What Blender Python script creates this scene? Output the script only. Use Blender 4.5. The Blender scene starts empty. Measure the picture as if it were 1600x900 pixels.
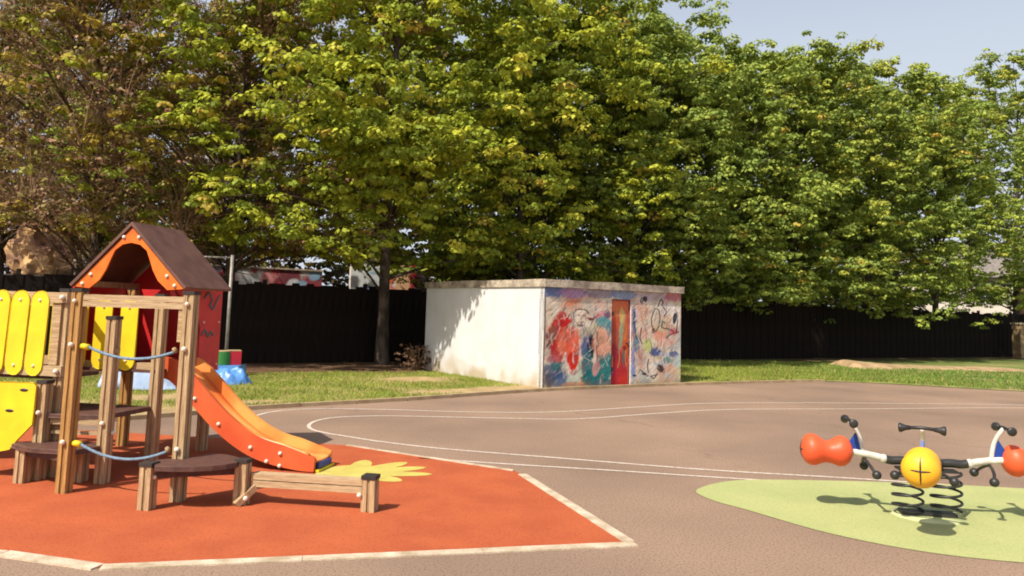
import bpy, bmesh, math, random
import numpy as np
from mathutils import Vector, Matrix

rnd = random.Random(7)
rng = np.random.default_rng(7)
S = bpy.context.scene
COL = S.collection

# ------------------------------------------------------------------ camera
H = 1.65
PITCH, ROLL, FOC, PX, PY = math.radians(5.87), math.radians(1.65), 1235.0, 800.0, 358.0
_F = Vector((0, math.cos(PITCH), math.sin(PITCH)))
_R0 = Vector((1, 0, 0)); _U0 = Vector((0, -math.sin(PITCH), math.cos(PITCH)))
_R = math.cos(ROLL) * _R0 + math.sin(ROLL) * _U0
_U = -math.sin(ROLL) * _R0 + math.cos(ROLL) * _U0
cam = bpy.data.cameras.new('camera'); camo = bpy.data.objects.new('camera', cam); COL.objects.link(camo)
m = Matrix((_R, _U, -_F)).transposed().to_4x4(); m.translation = Vector((0, 0, H)); camo.matrix_world = m
cam.sensor_width = 36; cam.lens = FOC / 1600 * 36; cam.shift_y = (PY - 450) / 1600
cam.clip_start = 0.05; cam.clip_end = 3000
S.camera = camo

# ------------------------------------------------------------------ sky, sun, exposure
SUN_EL = math.radians(50); SH = math.radians(50)          # shadows run 50 deg from +X towards +Y
sdir = Vector((-math.cos(SH) * math.cos(SUN_EL), -math.sin(SH) * math.cos(SUN_EL), math.sin(SUN_EL)))
W = bpy.data.worlds.new('World'); S.world = W; W.use_nodes = True
nt = W.node_tree; bg = nt.nodes['Background']
sky = nt.nodes.new('ShaderNodeTexSky'); sky.sky_type = 'NISHITA'; sky.sun_disc = False
sky.sun_elevation = SUN_EL; sky.sun_rotation = math.atan2(sdir.x, sdir.y)
sky.air_density = 1.3; sky.dust_density = 3.0; sky.ozone_density = 1.0
bg.inputs[1].default_value = 0.1
# pale summer haze: the same all round the horizon, fading out overhead
geo = nt.nodes.new('ShaderNodeTexCoord'); sx = nt.nodes.new('ShaderNodeSeparateXYZ'); nt.links.new(geo.outputs['Generated'], sx.inputs[0])
mr = nt.nodes.new('ShaderNodeMapRange'); mr.interpolation_type = 'SMOOTHSTEP'
mr.inputs[1].default_value = 0.15; mr.inputs[2].default_value = 0.75; mr.inputs[3].default_value = 0.85; mr.inputs[4].default_value = 0.0
nt.links.new(sx.outputs[2], mr.inputs[0])
hz = nt.nodes.new('ShaderNodeMix'); hz.data_type = 'RGBA'; nt.links.new(mr.outputs[0], hz.inputs[0])
nt.links.new(sky.outputs[0], hz.inputs[6]); hz.inputs[7].default_value = (5.6, 6.0, 6.7, 1)
nt.links.new(hz.outputs[2], bg.inputs[0])
sl = bpy.data.lights.new('sun', 'SUN'); sl.energy = 4.7; sl.angle = math.radians(0.55); sl.color = (1.0, 0.925, 0.79)
so = bpy.data.objects.new('sun', sl); COL.objects.link(so)
so.rotation_euler = sdir.to_track_quat('Z', 'Y').to_euler(); so.location = (-20, -20, 30)
S.view_settings.view_transform = 'Standard'; S.view_settings.look = 'None'
S.view_settings.exposure = 0.42; S.view_settings.gamma = 1.0
S.cycles.use_denoising = True
S.cycles.filter_width = 1.9
S.cycles.max_bounces = 8; S.cycles.transparent_max_bounces = 8

# ------------------------------------------------------------------ helpers
def lin(c):
    return tuple(((v / 255) / 12.92 if v / 255 <= 0.04045 else ((v / 255 + 0.055) / 1.055) ** 2.4) for v in c)

def mat(name, col, col2=None, scale=6.0, rough=0.7, bump=0.0, bscale=40.0, spec=0.3, detail=4, attr=None,
        speck=None, speck_scale=300, stretch=None, transl=0.0, metal=0.0, lo=0.35, hi=0.65, speck_amt=0.5, coat=0):
    M = bpy.data.materials.new(name); M.use_nodes = True
    t = M.node_tree; N = t.nodes; L = t.links
    b = N['Principled BSDF']
    b.inputs['Roughness'].default_value = rough
    b.inputs['Specular IOR Level'].default_value = spec
    b.inputs['Metallic'].default_value = metal
    if coat: b.inputs['Coat Weight'].default_value = coat
    tc = N.new('ShaderNodeTexCoord'); mp = N.new('ShaderNodeMapping'); L.new(tc.outputs['Object'], mp.inputs[0])
    if stretch: mp.inputs['Scale'].default_value = stretch
    c = None
    if attr:
        a = N.new('ShaderNodeAttribute'); a.attribute_name = attr; c = a.outputs['Color']
    if col2 is not None:
        n = N.new('ShaderNodeTexNoise'); n.inputs['Scale'].default_value = scale; n.inputs['Detail'].default_value = detail
        L.new(mp.outputs[0], n.inputs['Vector'])
        r = N.new('ShaderNodeMapRange'); r.inputs[1].default_value = lo; r.inputs[2].default_value = hi
        L.new(n.outputs[0], r.inputs[0])
        x = N.new('ShaderNodeMix'); x.data_type = 'RGBA'
        x.inputs[6].default_value = (*col, 1); x.inputs[7].default_value = (*col2, 1)
        L.new(r.outputs[0], x.inputs[0])
        if c is not None:
            y = N.new('ShaderNodeMix'); y.data_type = 'RGBA'; y.blend_type = 'MULTIPLY'; y.inputs[0].default_value = 1
            L.new(c, y.inputs[6]); L.new(x.outputs[2], y.inputs[7]); c = y.outputs[2]
        else: c = x.outputs[2]
    if speck is not None:
        n = N.new('ShaderNodeTexNoise'); n.inputs['Scale'].default_value = speck_scale; n.inputs['Detail'].default_value = 2
        L.new(mp.outputs[0], n.inputs['Vector'])
        r = N.new('ShaderNodeMapRange'); r.inputs[1].default_value = 0.5; r.inputs[2].default_value = 0.72
        r.inputs[4].default_value = speck_amt
        L.new(n.outputs[0], r.inputs[0])
        x = N.new('ShaderNodeMix'); x.data_type = 'RGBA'
        if c is not None: L.new(c, x.inputs[6])
        else: x.inputs[6].default_value = (*col, 1)
        x.inputs[7].default_value = (*speck, 1)
        L.new(r.outputs[0], x.inputs[0]); c = x.outputs[2]
    if c is not None: L.new(c, b.inputs['Base Color'])
    else: b.inputs['Base Color'].default_value = (*col, 1)
    if bump:
        n = N.new('ShaderNodeTexNoise'); n.inputs['Scale'].default_value = bscale; n.inputs['Detail'].default_value = 5
        L.new(mp.outputs[0], n.inputs['Vector'])
        u = N.new('ShaderNodeBump'); u.inputs['Strength'].default_value = bump; u.inputs['Distance'].default_value = 0.02
        L.new(n.outputs[0], u.inputs['Height']); L.new(u.outputs[0], b.inputs['Normal'])
    if transl:
        tr = N.new('ShaderNodeBsdfTranslucent')
        if c is not None:
            L.new(c, tr.inputs[0])
        else: tr.inputs[0].default_value = (*col, 1)
        ms = N.new('ShaderNodeMixShader'); ms.inputs[0].default_value = transl
        L.new(b.outputs[0], ms.inputs[1]); L.new(tr.outputs[0], ms.inputs[2])
        L.new(ms.outputs[0], N['Material Output'].inputs[0])
    return M

def add_cracks(M, scale, dark, amt, width=0.012):
    """thin irregular surface cracks and small grit spots mixed over a material's colour"""
    t = M.node_tree; N = t.nodes; L = t.links; b = N['Principled BSDF']
    src = b.inputs['Base Color'].links[0].from_socket
    tc = N.new('ShaderNodeTexCoord'); ns = N.new('ShaderNodeTexNoise'); ns.inputs['Scale'].default_value = scale * 3; ns.inputs['Detail'].default_value = 5
    L.new(tc.outputs['Object'], ns.inputs['Vector'])
    ad = N.new('ShaderNodeMix'); ad.data_type = 'VECTOR'; ad.inputs[0].default_value = 0.35
    L.new(tc.outputs['Object'], ad.inputs[4]); L.new(ns.outputs['Color'], ad.inputs[5])
    vo = N.new('ShaderNodeTexVoronoi'); vo.feature = 'DISTANCE_TO_EDGE'; vo.inputs['Scale'].default_value = scale
    L.new(ad.outputs[1], vo.inputs['Vector'])
    r = N.new('ShaderNodeMapRange'); r.inputs[1].default_value = 0.0; r.inputs[2].default_value = width; r.inputs[3].default_value = amt; r.inputs[4].default_value = 0.0
    L.new(vo.outputs['Distance'], r.inputs[0])
    n2_ = N.new('ShaderNodeTexNoise'); n2_.inputs['Scale'].default_value = scale * .8; L.new(tc.outputs['Object'], n2_.inputs['Vector'])
    r2 = N.new('ShaderNodeMapRange'); r2.inputs[1].default_value = 0.5; r2.inputs[2].default_value = 0.6; L.new(n2_.outputs[0], r2.inputs[0])
    mu = N.new('ShaderNodeMath'); mu.operation = 'MULTIPLY'; L.new(r.outputs[0], mu.inputs[0]); L.new(r2.outputs[0], mu.inputs[1])
    x = N.new('ShaderNodeMix'); x.data_type = 'RGBA'; L.new(mu.outputs[0], x.inputs[0]); L.new(src, x.inputs[6]); x.inputs[7].default_value = (*dark, 1)
    v2 = N.new('ShaderNodeTexVoronoi'); v2.inputs['Scale'].default_value = 9; L.new(tc.outputs['Object'], v2.inputs['Vector'])
    r3 = N.new('ShaderNodeMapRange'); r3.inputs[1].default_value = 0.06; r3.inputs[2].default_value = 0.10; r3.inputs[3].default_value = 0.25; r3.inputs[4].default_value = 0
    L.new(v2.outputs['Distance'], r3.inputs[0])
    y = N.new('ShaderNodeMix'); y.data_type = 'RGBA'; L.new(r3.outputs[0], y.inputs[0]); L.new(x.outputs[2], y.inputs[6]); y.inputs[7].default_value = (*dark, 1)
    L.new(y.outputs[2], b.inputs['Base Color'])

def tag(o, label=None, cat=None, group=None, kind=None):
    if label: o['label'] = label
    if cat: o['category'] = cat
    if group: o['group'] = group
    if kind: o['kind'] = kind
    return o

def link(name, me, parent=None, M=None):
    o = bpy.data.objects.new(name, me); COL.objects.link(o)
    if M is not None and not me.materials: me.materials.append(M)
    if parent is not None: o.parent = parent
    return o

def empty(name, loc=(0, 0, 0), rz=0.0):
    o = bpy.data.objects.new(name, None); COL.objects.link(o); o.location = loc; o.rotation_euler = (0, 0, rz)
    o.empty_display_size = 0.2
    return o

def mesh(name, V, F, smooth=False):
    me = bpy.data.meshes.new(name); me.from_pydata([tuple(v) for v in V], [], F); me.update()
    if smooth: me.polygons.foreach_set('use_smooth', [True] * len(me.polygons))
    return me

def bm_mesh(name, bm, smooth=False, bevel=0.0):
    if bevel:
        bmesh.ops.bevel(bm, geom=[e for e in bm.edges if e.calc_face_angle(0) > 0.6], offset=bevel, segments=2, profile=0.5, affect='EDGES')
    bmesh.ops.recalc_face_normals(bm, faces=bm.faces)
    me = bpy.data.meshes.new(name); bm.to_mesh(me); bm.free()
    if smooth: me.polygons.foreach_set('use_smooth', [True] * len(me.polygons))
    return me

def box_bm(lo, hi, bm=None):
    bm = bm or bmesh.new()
    vs = [bm.verts.new((x, y, z)) for x in (lo[0], hi[0]) for y in (lo[1], hi[1]) for z in (lo[2], hi[2])]
    for f in ((0, 1, 3, 2), (4, 6, 7, 5), (0, 4, 5, 1), (2, 3, 7, 6), (0, 2, 6, 4), (1, 5, 7, 3)):
        bm.faces.new([vs[i] for i in f])
    return bm

def box(name, lo, hi, M, parent=None, bevel=0.006):
    return link(name, bm_mesh(name, box_bm(lo, hi), bevel=bevel), parent, M)

def prism_bm(poly, axis, a, b, bm=None):
    """extrude 2D polygon; axis 'z': poly in xy, 'y': poly in xz, 'x': poly in yz"""
    bm = bm or bmesh.new()
    def p(q, t):
        return {'z': (q[0], q[1], t), 'y': (q[0], t, q[1]), 'x': (t, q[0], q[1])}[axis]
    A = [bm.verts.new(p(q, a)) for q in poly]; B = [bm.verts.new(p(q, b)) for q in poly]
    n = len(poly)
    for i in range(n): bm.faces.new((A[i], A[(i + 1) % n], B[(i + 1) % n], B[i]))
    f1 = bm.faces.new(A); f2 = bm.faces.new(B)
    if n > 4: bmesh.ops.triangulate(bm, faces=[f1, f2])
    return bm

def tube_data(pts, rad, n=8, cap=True):
    """verts, faces of tube along pts (list of Vector) with radii"""
    pts = [Vector(p) for p in pts]
    if not hasattr(rad, '__len__'): rad = [rad] * len(pts)
    V = []; F = []
    up = None
    for i, p in enumerate(pts):
        d = (pts[min(i + 1, len(pts) - 1)] - pts[max(i - 1, 0)])
        d = d.normalized() if d.length > 1e-9 else Vector((0, 0, 1))
        if up is None:
            up = Vector((0, 0, 1)) if abs(d.z) < 0.9 else Vector((1, 0, 0))
        s = d.cross(up).normalized(); up = s.cross(d).normalized()
        for k in range(n):
            a = 2 * math.pi * k / n
            V.append(p + (s * math.cos(a) + up * math.sin(a)) * rad[i])
    for i in range(len(pts) - 1):
        for k in range(n):
            F.append((i * n + k, i * n + (k + 1) % n, (i + 1) * n + (k + 1) % n, (i + 1) * n + k))
    if cap:
        F.append(tuple(range(n))[::-1]); F.append(tuple((len(pts) - 1) * n + k for k in range(n)))
    return V, F

def tube(name, pts, rad, M, parent=None, n=10):
    V, F = tube_data(pts, rad, n)
    return link(name, mesh(name, V, F, True), parent, M)

def sphere_bm(c, r, seg=12, ring=8, bm=None, scale=(1, 1, 1)):
    bm = bm or bmesh.new()
    bmesh.ops.create_uvsphere(bm, u_segments=seg, v_segments=ring, radius=1,
                              matrix=Matrix.Translation(c) @ Matrix.Diagonal((r * scale[0], r * scale[1], r * scale[2], 1)))
    return bm

def ball(name, c, r, M, parent=None, scale=(1, 1, 1), seg=14, ring=10):
    return link(name, bm_mesh(name, sphere_bm(Vector(c), r, seg, ring, scale=scale), True), parent, M)

def catmull(P, n=8, closed=False):
    P = [np.array(p, float) for p in P]; out = []
    m_ = len(P); segs = m_ if closed else m_ - 1
    for i in range(segs):
        if closed: a, b, c, d = P[(i - 1) % m_], P[i], P[(i + 1) % m_], P[(i + 2) % m_]
        else: a, b, c, d = P[max(i - 1, 0)], P[i], P[i + 1], P[min(i + 2, m_ - 1)]
        for k in range(n):
            t = k / n
            out.append(0.5 * ((2 * b) + (-a + c) * t + (2 * a - 5 * b + 4 * c - d) * t * t + (-a + 3 * b - 3 * c + d) * t ** 3))
    if not closed: out.append(P[-1])
    return out

_tab = rng.random((64, 64))
def vnoise(x, y):
    x = np.asarray(x, float); y = np.asarray(y, float)
    xi = np.floor(x).astype(int); yi = np.floor(y).astype(int); fx = x - xi; fy = y - yi
    fx = fx * fx * (3 - 2 * fx); fy = fy * fy * (3 - 2 * fy)
    g = lambda a, b: _tab[a % 64, b % 64]
    return (g(xi, yi) * (1 - fx) + g(xi + 1, yi) * fx) * (1 - fy) + (g(xi, yi + 1) * (1 - fx) + g(xi + 1, yi + 1) * fx) * fy
def fbm(x, y, o=4):
    s = 0; a = 0.5; t = 0
    for i in range(o):
        s = s + a * vnoise(x * 2 ** i + 17 * i, y * 2 ** i + 5 * i); t += a; a *= 0.5
    return s / t

def np_mesh(name, V, nper, M, col=None, smooth=False, parent=None):
    """V (n, nper, 3): separate polygons of nper verts; col (n,3) per polygon"""
    n = V.shape[0]
    me = bpy.data.meshes.new(name)
    me.vertices.add(n * nper); me.vertices.foreach_set('co', V.reshape(-1).astype(np.float32))
    me.loops.add(n * nper); me.loops.foreach_set('vertex_index', np.arange(n * nper, dtype=np.int32))
    me.polygons.add(n); me.polygons.foreach_set('loop_start', np.arange(0, n * nper, nper, dtype=np.int32))
    try: me.polygons.foreach_set('loop_total', np.full(n, nper, dtype=np.int32))
    except Exception: pass
    me.update(calc_edges=True)
    if col is not None:
        a = me.color_attributes.new('tint', 'FLOAT_COLOR', 'POINT')
        c = np.ones((n, nper, 4), np.float32); c[:, :, :3] = col[:, None, :]
        a.data.foreach_set('color', c.reshape(-1))
    me.materials.append(M)
    return me

def grid_mesh(name, X, Y, Z, colfn=None):
    h_, w_ = X.shape
    me = bpy.data.meshes.new(name)
    V = np.stack([X, Y, Z], -1).reshape(-1, 3)
    idx = np.arange(h_ * w_).reshape(h_, w_)
    F = np.stack([idx[:-1, :-1], idx[:-1, 1:], idx[1:, 1:], idx[1:, :-1]], -1).reshape(-1, 4)
    me.from_pydata(V.tolist(), [], F.tolist()); me.update()
    if colfn is not None:
        a = me.color_attributes.new('tint', 'FLOAT_COLOR', 'POINT')
        c = np.ones((len(V), 4), np.float32); c[:, :3] = colfn
        a.data.foreach_set('color', c.reshape(-1))
    return me

def dup(root, parent=None):
    c = root.copy(); COL.objects.link(c)
    if parent is not None: c.parent = parent
    for ch in list(root.children): dup(ch, c)
    return c

# ------------------------------------------------------------------ materials
M_asph = mat('asphalt_red_grey', (0.33, 0.222, 0.158), (0.225, 0.153, 0.112), scale=0.33, lo=0.36, hi=0.66, rough=0.92, bump=0.35, bscale=160, spec=0.15, speck=(0.07, 0.05, 0.04), speck_scale=60, speck_amt=0.75, detail=10)
add_cracks(M_asph, 0.55, (0.10, 0.07, 0.05), 0.4, 0.008)
M_mat = mat('rubber_orange', (0.465, 0.112, 0.043), (0.395, 0.09, 0.036), scale=2.2, rough=0.9, bump=0.4, bscale=200, spec=0.15, speck=(0.22, 0.045, 0.025), speck_scale=55, speck_amt=0.55, detail=9)
M_green = mat('rubber_green', (0.37, 0.40, 0.165), (0.43, 0.44, 0.19), scale=1.5, rough=0.9, bump=0.4, bscale=200, spec=0.15, speck=(0.2, 0.22, 0.08), speck_scale=60, speck_amt=0.5, detail=6)
M_yprint = mat('rubber_yellow', (0.56, 0.49, 0.13), (0.48, 0.40, 0.10), scale=4, rough=0.9, bump=0.35, bscale=200, spec=0.15, speck=(0.3, 0.2, 0.04), speck_scale=120)
M_edge = mat('cream_concrete', (0.66, 0.55, 0.42), (0.40, 0.31, 0.21), scale=5, rough=0.9, bump=0.4, bscale=90, spec=0.15, speck=(0.25, 0.17, 0.11), speck_scale=70)
M_kerb = mat('brown_concrete', (0.30, 0.21, 0.12), (0.42, 0.31, 0.19), scale=4, rough=0.95, bump=0.5, bscale=60, spec=0.1)
M_line = mat('worn_line_paint', (0.66, 0.57, 0.50), (0.42, 0.33, 0.26), scale=22, rough=0.85, spec=0.15, lo=0.42, hi=0.68, detail=8)
M_wood = mat('weathered_wood', (0.56, 0.40, 0.23), (0.34, 0.215, 0.11), scale=9, rough=0.8, bump=0.5, bscale=30, spec=0.2, stretch=(9, 9, 0.5), detail=6)
M_woodh = mat('weathered_wood_rail', (0.55, 0.40, 0.24), (0.40, 0.27, 0.15), scale=9, rough=0.8, bump=0.5, bscale=30, spec=0.2, stretch=(0.5, 9, 9), detail=6)
M_wood2 = mat('honey_wood', (0.52, 0.29, 0.10), (0.32, 0.17, 0.06), scale=9, rough=0.75, bump=0.5, bscale=30, spec=0.2, stretch=(9, 9, 0.5), detail=6)
M_cap = mat('black_rubber', (0.025, 0.02, 0.02), (0.05, 0.04, 0.035), rough=0.6)
M_deck = mat('brown_deck_board', (0.12, 0.055, 0.04), (0.075, 0.035, 0.028), scale=20, rough=0.6, spec=0.35, bump=0.3, bscale=150)
M_yel = mat('yellow_plastic', (0.80, 0.61, 0.022), (0.70, 0.51, 0.02), scale=5, rough=0.42, spec=0.4, bump=0.06, bscale=60)
M_red = mat('red_plastic', (0.60, 0.022, 0.022), (0.48, 0.018, 0.02), scale=5, rough=0.45, spec=0.4, bump=0.06, bscale=50)
M_org = mat('orange_plastic', (0.80, 0.19, 0.02), (0.68, 0.13, 0.018), scale=5, rough=0.42, spec=0.4, bump=0.06, bscale=50)
M_roof = mat('brown_roof_panel', (0.16, 0.075, 0.055), (0.11, 0.05, 0.04), scale=7, rough=0.55, spec=0.4, bump=0.15, bscale=120)
M_bolt = mat('pale_bolt_cap', (0.72, 0.62, 0.5), rough=0.35, spec=0.5)
M_rope = mat('blue_rope', (0.13, 0.21, 0.30), (0.22, 0.32, 0.42), scale=60, rough=0.7, bump=0.6, bscale=150)
M_blk = mat('black_steel', (0.018, 0.017, 0.017), (0.03, 0.028, 0.026), rough=0.45, spec=0.5)
M_wht = mat('white_steel', (0.66, 0.62, 0.56), (0.48, 0.44, 0.38), scale=12, rough=0.35, spec=0.5)
M_blue = mat('blue_plastic', (0.02, 0.06, 0.30), (0.015, 0.05, 0.24), rough=0.45)
M_grey = mat('galvanised_steel', (0.30, 0.27, 0.24), (0.2, 0.18, 0.16), scale=10, rough=0.5, metal=0.3)
M_white = mat('white_render', (0.66, 0.65, 0.655), (0.60, 0.585, 0.585), scale=1.7, rough=0.9, bump=0.25, bscale=70, attr='tint', spec=0.15, detail=8)
M_paint = mat('graffiti_paint', (1, 1, 1), (0.82, 0.82, 0.82), scale=30, rough=0.7, attr='tint', bump=0.25, bscale=60, spec=0.2)
M_slab = mat('mossy_roof_concrete', (0.52, 0.44, 0.34), (0.24, 0.19, 0.155), scale=3.2, rough=0.95, bump=0.5, bscale=30, spec=0.1, detail=8, lo=0.4, hi=0.62, speck=(0.12, 0.09, 0.07), speck_scale=18, speck_amt=0.6)
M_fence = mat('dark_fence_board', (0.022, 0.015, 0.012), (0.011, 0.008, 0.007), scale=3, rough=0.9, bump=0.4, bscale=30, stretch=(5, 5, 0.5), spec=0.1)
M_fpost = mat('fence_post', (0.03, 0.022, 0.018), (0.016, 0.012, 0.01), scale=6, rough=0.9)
M_leaf = mat('leaf', (1, 1, 1), rough=0.62, attr='tint', transl=0.33, spec=0.22)
M_bark = mat('bark', (0.06, 0.045, 0.035), (0.13, 0.10, 0.075), scale=6, rough=0.95, bump=0.8, bscale=14, spec=0.1, stretch=(1, 1, 0.4), lo=0.42, hi=0.6, detail=6)
M_twig = mat('twig', (0.30, 0.18, 0.10), (0.15, 0.085, 0.05), scale=3, rough=0.9, spec=0.1)
M_lawn = mat('lawn', (1, 1, 1), (0.75, 0.75, 0.75), scale=5, rough=0.95, attr='tint', bump=0.5, bscale=20, spec=0.1)
M_blade = mat('grass_blade', (1, 1, 1), rough=0.7, attr='tint', transl=0.3, spec=0.15)
M_tarp = mat('blue_tarpaulin', (0.10, 0.27, 0.62), (0.07, 0.2, 0.5), scale=6, rough=0.4, spec=0.5)
M_tarpp = mat('pale_blue_sheet', (0.42, 0.50, 0.68), (0.3, 0.4, 0.6), scale=4, rough=0.45, spec=0.4)
M_foamg = mat('green_foam', (0.03, 0.18, 0.04), (0.025, 0.14, 0.035), rough=0.6)
M_foamr = mat('red_foam', (0.50, 0.02, 0.04), (0.42, 0.02, 0.035), rough=0.6)
M_foamt = mat('tan_foam', (0.45, 0.33, 0.18), (0.38, 0.28, 0.16), rough=0.7)
M_sand = mat('sandy_soil', (0.44, 0.31, 0.18), (0.30, 0.2, 0.11), scale=3, rough=0.95, bump=0.6, bscale=18, spec=0.05, detail=8)
M_stone = mat('tan_stone', (0.62, 0.38, 0.17), (0.20, 0.10, 0.09), scale=1.6, rough=0.9, bump=0.8, bscale=5, detail=6)
M_house = mat('pale_house_render', (0.62, 0.56, 0.50), (0.52, 0.46, 0.4), scale=1, rough=0.9)
M_tile = mat('grey_roof_tiles', (0.22, 0.19, 0.17), (0.15, 0.13, 0.12), scale=5, rough=0.85)
M_glass = mat('window_glass', (0.03, 0.04, 0.05), rough=0.08, spec=0.7)
M_brick = mat('pink_brick', (0.42, 0.22, 0.16), (0.34, 0.17, 0.12), scale=8, rough=0.9)
M_bush = mat('dry_leaf', (0.20, 0.09, 0.06), rough=0.8, attr='tint', transl=0.2)

# ------------------------------------------------------------------ ground sheets
s_ = 900
g = link('ground', mesh('ground', [(-s_, -s_, -0.06), (s_, -s_, -0.06), (s_, s_, -0.06), (-s_, s_, -0.06)], [(0, 1, 2, 3)]), None,
         mat('far_grass', (0.10, 0.13, 0.03), (0.16, 0.15, 0.05), scale=0.2, rough=1))
tag(g, kind='structure')

KERB = [(-24, -4), (-14, 4.0), (-8.6, 8.3), (-5.26, 11.04), (-3.95, 12.55), (-1.73, 14.35), (0.72, 16.66), (4.13, 19.0), (7.94, 21.07), (9.6, 21.3), (12.88, 19.99), (17, 18.6), (26, 16.5), (50, 12)]
KS = catmull(KERB, 10)
court = [(-24, -30)] + [(p[0] - 0.02, p[1] + 0.1) for p in KS] + [(50, -30)]
bm = bmesh.new(); f = bm.faces.new([bm.verts.new((x, y, 0)) for x, y in court]); bmesh.ops.triangulate(bm, faces=[f])
tag(link('asphalt_court', bm_mesh('asphalt_court', bm), None, M_asph), kind='structure')

def lawn_h(x, y):
    return 0.035 + 0.05 * (fbm(x * 0.5, y * 0.5) - 0.3)
OUT = np.array([-0.5, 0.866]); 
kp = np.array(KS)
ds = np.concatenate([np.linspace(0, 12, 70), np.linspace(12.5, 40, 30)])
# resample kerb finely
tt = np.linspace(0, len(kp) - 1, 420); ki = np.minimum(tt.astype(int), len(kp) - 2); fr = (tt - ki)[:, None]
kr = kp[ki] * (1 - fr) + kp[ki + 1] * fr
LX = kr[None, :, 0] + OUT[0] * ds[:, None]; LY = kr[None, :, 1] + OUT[1] * ds[:, None]
FD = np.array([0.864, 0.503]); FN = np.array([0.503, -0.864]); F0 = np.array([-3.63, 23.39])
patches = [(-5.6, 13.6, 1.0, .5), (-5.2, 11.7, 1.0, .35), (-4.3, 12.9, .8, .25), (-6.9, 12.2, .7, .4), (-0.6, 16.0, 1.5, .38), (0.2, 16.75, 1.1, .4), (-7.2, 15.6, .6, .35), (-2.0, 18.2, .9, .5), (-6.6, 10.6, 1.2, .5)]
def grass_amt(x, y):
    """1 = green grass, 0 = bare soil"""
    n = fbm(x * 1.7, y * 1.7 + 9)
    a = 0.75 + (n - 0.5) * 1.2
    for px, py, r1, r2 in patches:
        dx, dy = x - px, y - py
        u = dx * 0.8 + dy * 0.6; v = -dx * 0.6 + dy * 0.8
        a = a - 1.1 * np.exp(-((u / r1) ** 2 + (v / r2) ** 2) ** 1.5)
    fd = (x - F0[0]) * FN[0] + (y - F0[1]) * FN[1]      # distance in front of fence
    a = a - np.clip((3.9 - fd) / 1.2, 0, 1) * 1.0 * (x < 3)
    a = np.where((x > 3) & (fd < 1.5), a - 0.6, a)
    return np.clip(a, 0, 1)
LZ = lawn_h(LX, LY); LZ[0] = 0.012
ga = grass_amt(LX, LY)[..., None]
far = np.clip((LX - 6) / 8, 0, 1)[..., None]
n2 = fbm(LX * 3, LY * 3)[..., None]
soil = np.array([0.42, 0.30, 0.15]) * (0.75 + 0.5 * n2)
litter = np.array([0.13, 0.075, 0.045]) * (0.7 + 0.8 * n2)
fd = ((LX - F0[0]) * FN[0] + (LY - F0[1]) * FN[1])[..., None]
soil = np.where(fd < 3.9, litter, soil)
gr = np.array([0.20, 0.22, 0.045]) * (1 - far) + np.array([0.13, 0.19, 0.045]) * far
gr = gr * (0.8 + 0.5 * n2)
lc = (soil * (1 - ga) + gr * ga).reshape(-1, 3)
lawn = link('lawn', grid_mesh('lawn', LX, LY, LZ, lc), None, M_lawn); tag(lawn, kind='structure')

# kerb: cast edging stones along the court edge, stops where the lawn meets the court on the right
kerb = empty('lawn_kerb'); tag(kerb, kind='structure')
ln = [0.0]
for i in range(1, len(KS)): ln.append(ln[-1] + float(np.linalg.norm(KS[i] - KS[i - 1])))
def along(P, Ls, s):
    i = max(0, min(len(P) - 2, int(np.searchsorted(Ls, s) - 1))); t = (s - Ls[i]) / (Ls[i + 1] - Ls[i])
    return P[i] * (1 - t) + P[i + 1] * t
def stones(P, Ls, s0, s1, w, z0, z1, M, parent, L=1.0, name='kerb_stone', gap=0.008, off=0.0):
    s = s0
    while s < s1 - 0.15:
        e = min(s + L, s1)
        a = along(P, Ls, s + gap); b = along(P, Ls, e - gap)
        d = (b - a) / np.linalg.norm(b - a); nrm = np.array([-d[1], d[0]])
        dz = rnd.uniform(-0.003, 0.003)
        q = [a + nrm * (off + w / 2), b + nrm * (off + w / 2), b + nrm * (off - w / 2), a + nrm * (off - w / 2)]
        link(name, bm_mesh(name, prism_bm([(float(p[0]), float(p[1])) for p in q], 'z', z0, z1 + dz), bevel=0.006), parent, M)
        s = e
sA = ln[10 * 1]; sB = ln[10 * 8 + 2]
hut_s0, hut_s1 = ln[10 * 6], ln[10 * 7]
stones(KS, ln, sA, sB, 0.10, -0.05, 0.062, M_kerb, kerb)

# rubber safety mat with its pale edging
MP = [(-9.0, 7.4), (-6.0, 4.0), (-3.9, 5.27), (-3.21, 5.27), (-2.48, 5.03), (0.91, 5.85), (0.12, 8.35), (-1.91, 9.6), (-4.68, 10.05), (-9.5, 10.4)]
MP = [(-9.5, 6.6), (-3.21, 5.27), (-2.48, 5.06), (0.91, 5.87), (0.12, 8.35), (-1.91, 9.6), (-4.68, 10.03), (-9.5, 10.8)]
bm = bmesh.new(); bm.faces.new([bm.verts.new((x, y, 0.004)) for x, y in MP]); bmesh.ops.triangulate(bm, faces=bm.faces[:])
tag(link('orange_rubber_surface', bm_mesh('orange_rubber_surface', bm), None, M_mat), kind='structure')
edging = empty('rubber_surface_edging'); tag(edging, kind='structure')
def seg_stones(a, b, w, parent, M, L=1.0):
    P = [np.array(a, float), np.array(b, float)]
    stones(P, [0, float(np.linalg.norm(P[1] - P[0]))], 0, float(np.linalg.norm(P[1] - P[0])), w, -0.03, 0.010, M, parent, L, 'edging_strip', 0.002)
seg_stones(MP[0], (-3.215, 5.27), 0.11, edging, M_edge)
seg_stones((-3.205, 5.268), (-2.49, 5.062), 0.11, edging, M_edge)
seg_stones((-2.47, 5.062), (0.955, 5.88), 0.10, edging, M_edge, 1.2)
seg_stones((0.915, 5.93), (0.14, 8.32), 0.09, edging, M_edge, 1.2)
seg_stones((0.09, 8.375), (-1.88, 9.59), 0.05, edging, M_edge, 1.2)

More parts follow.
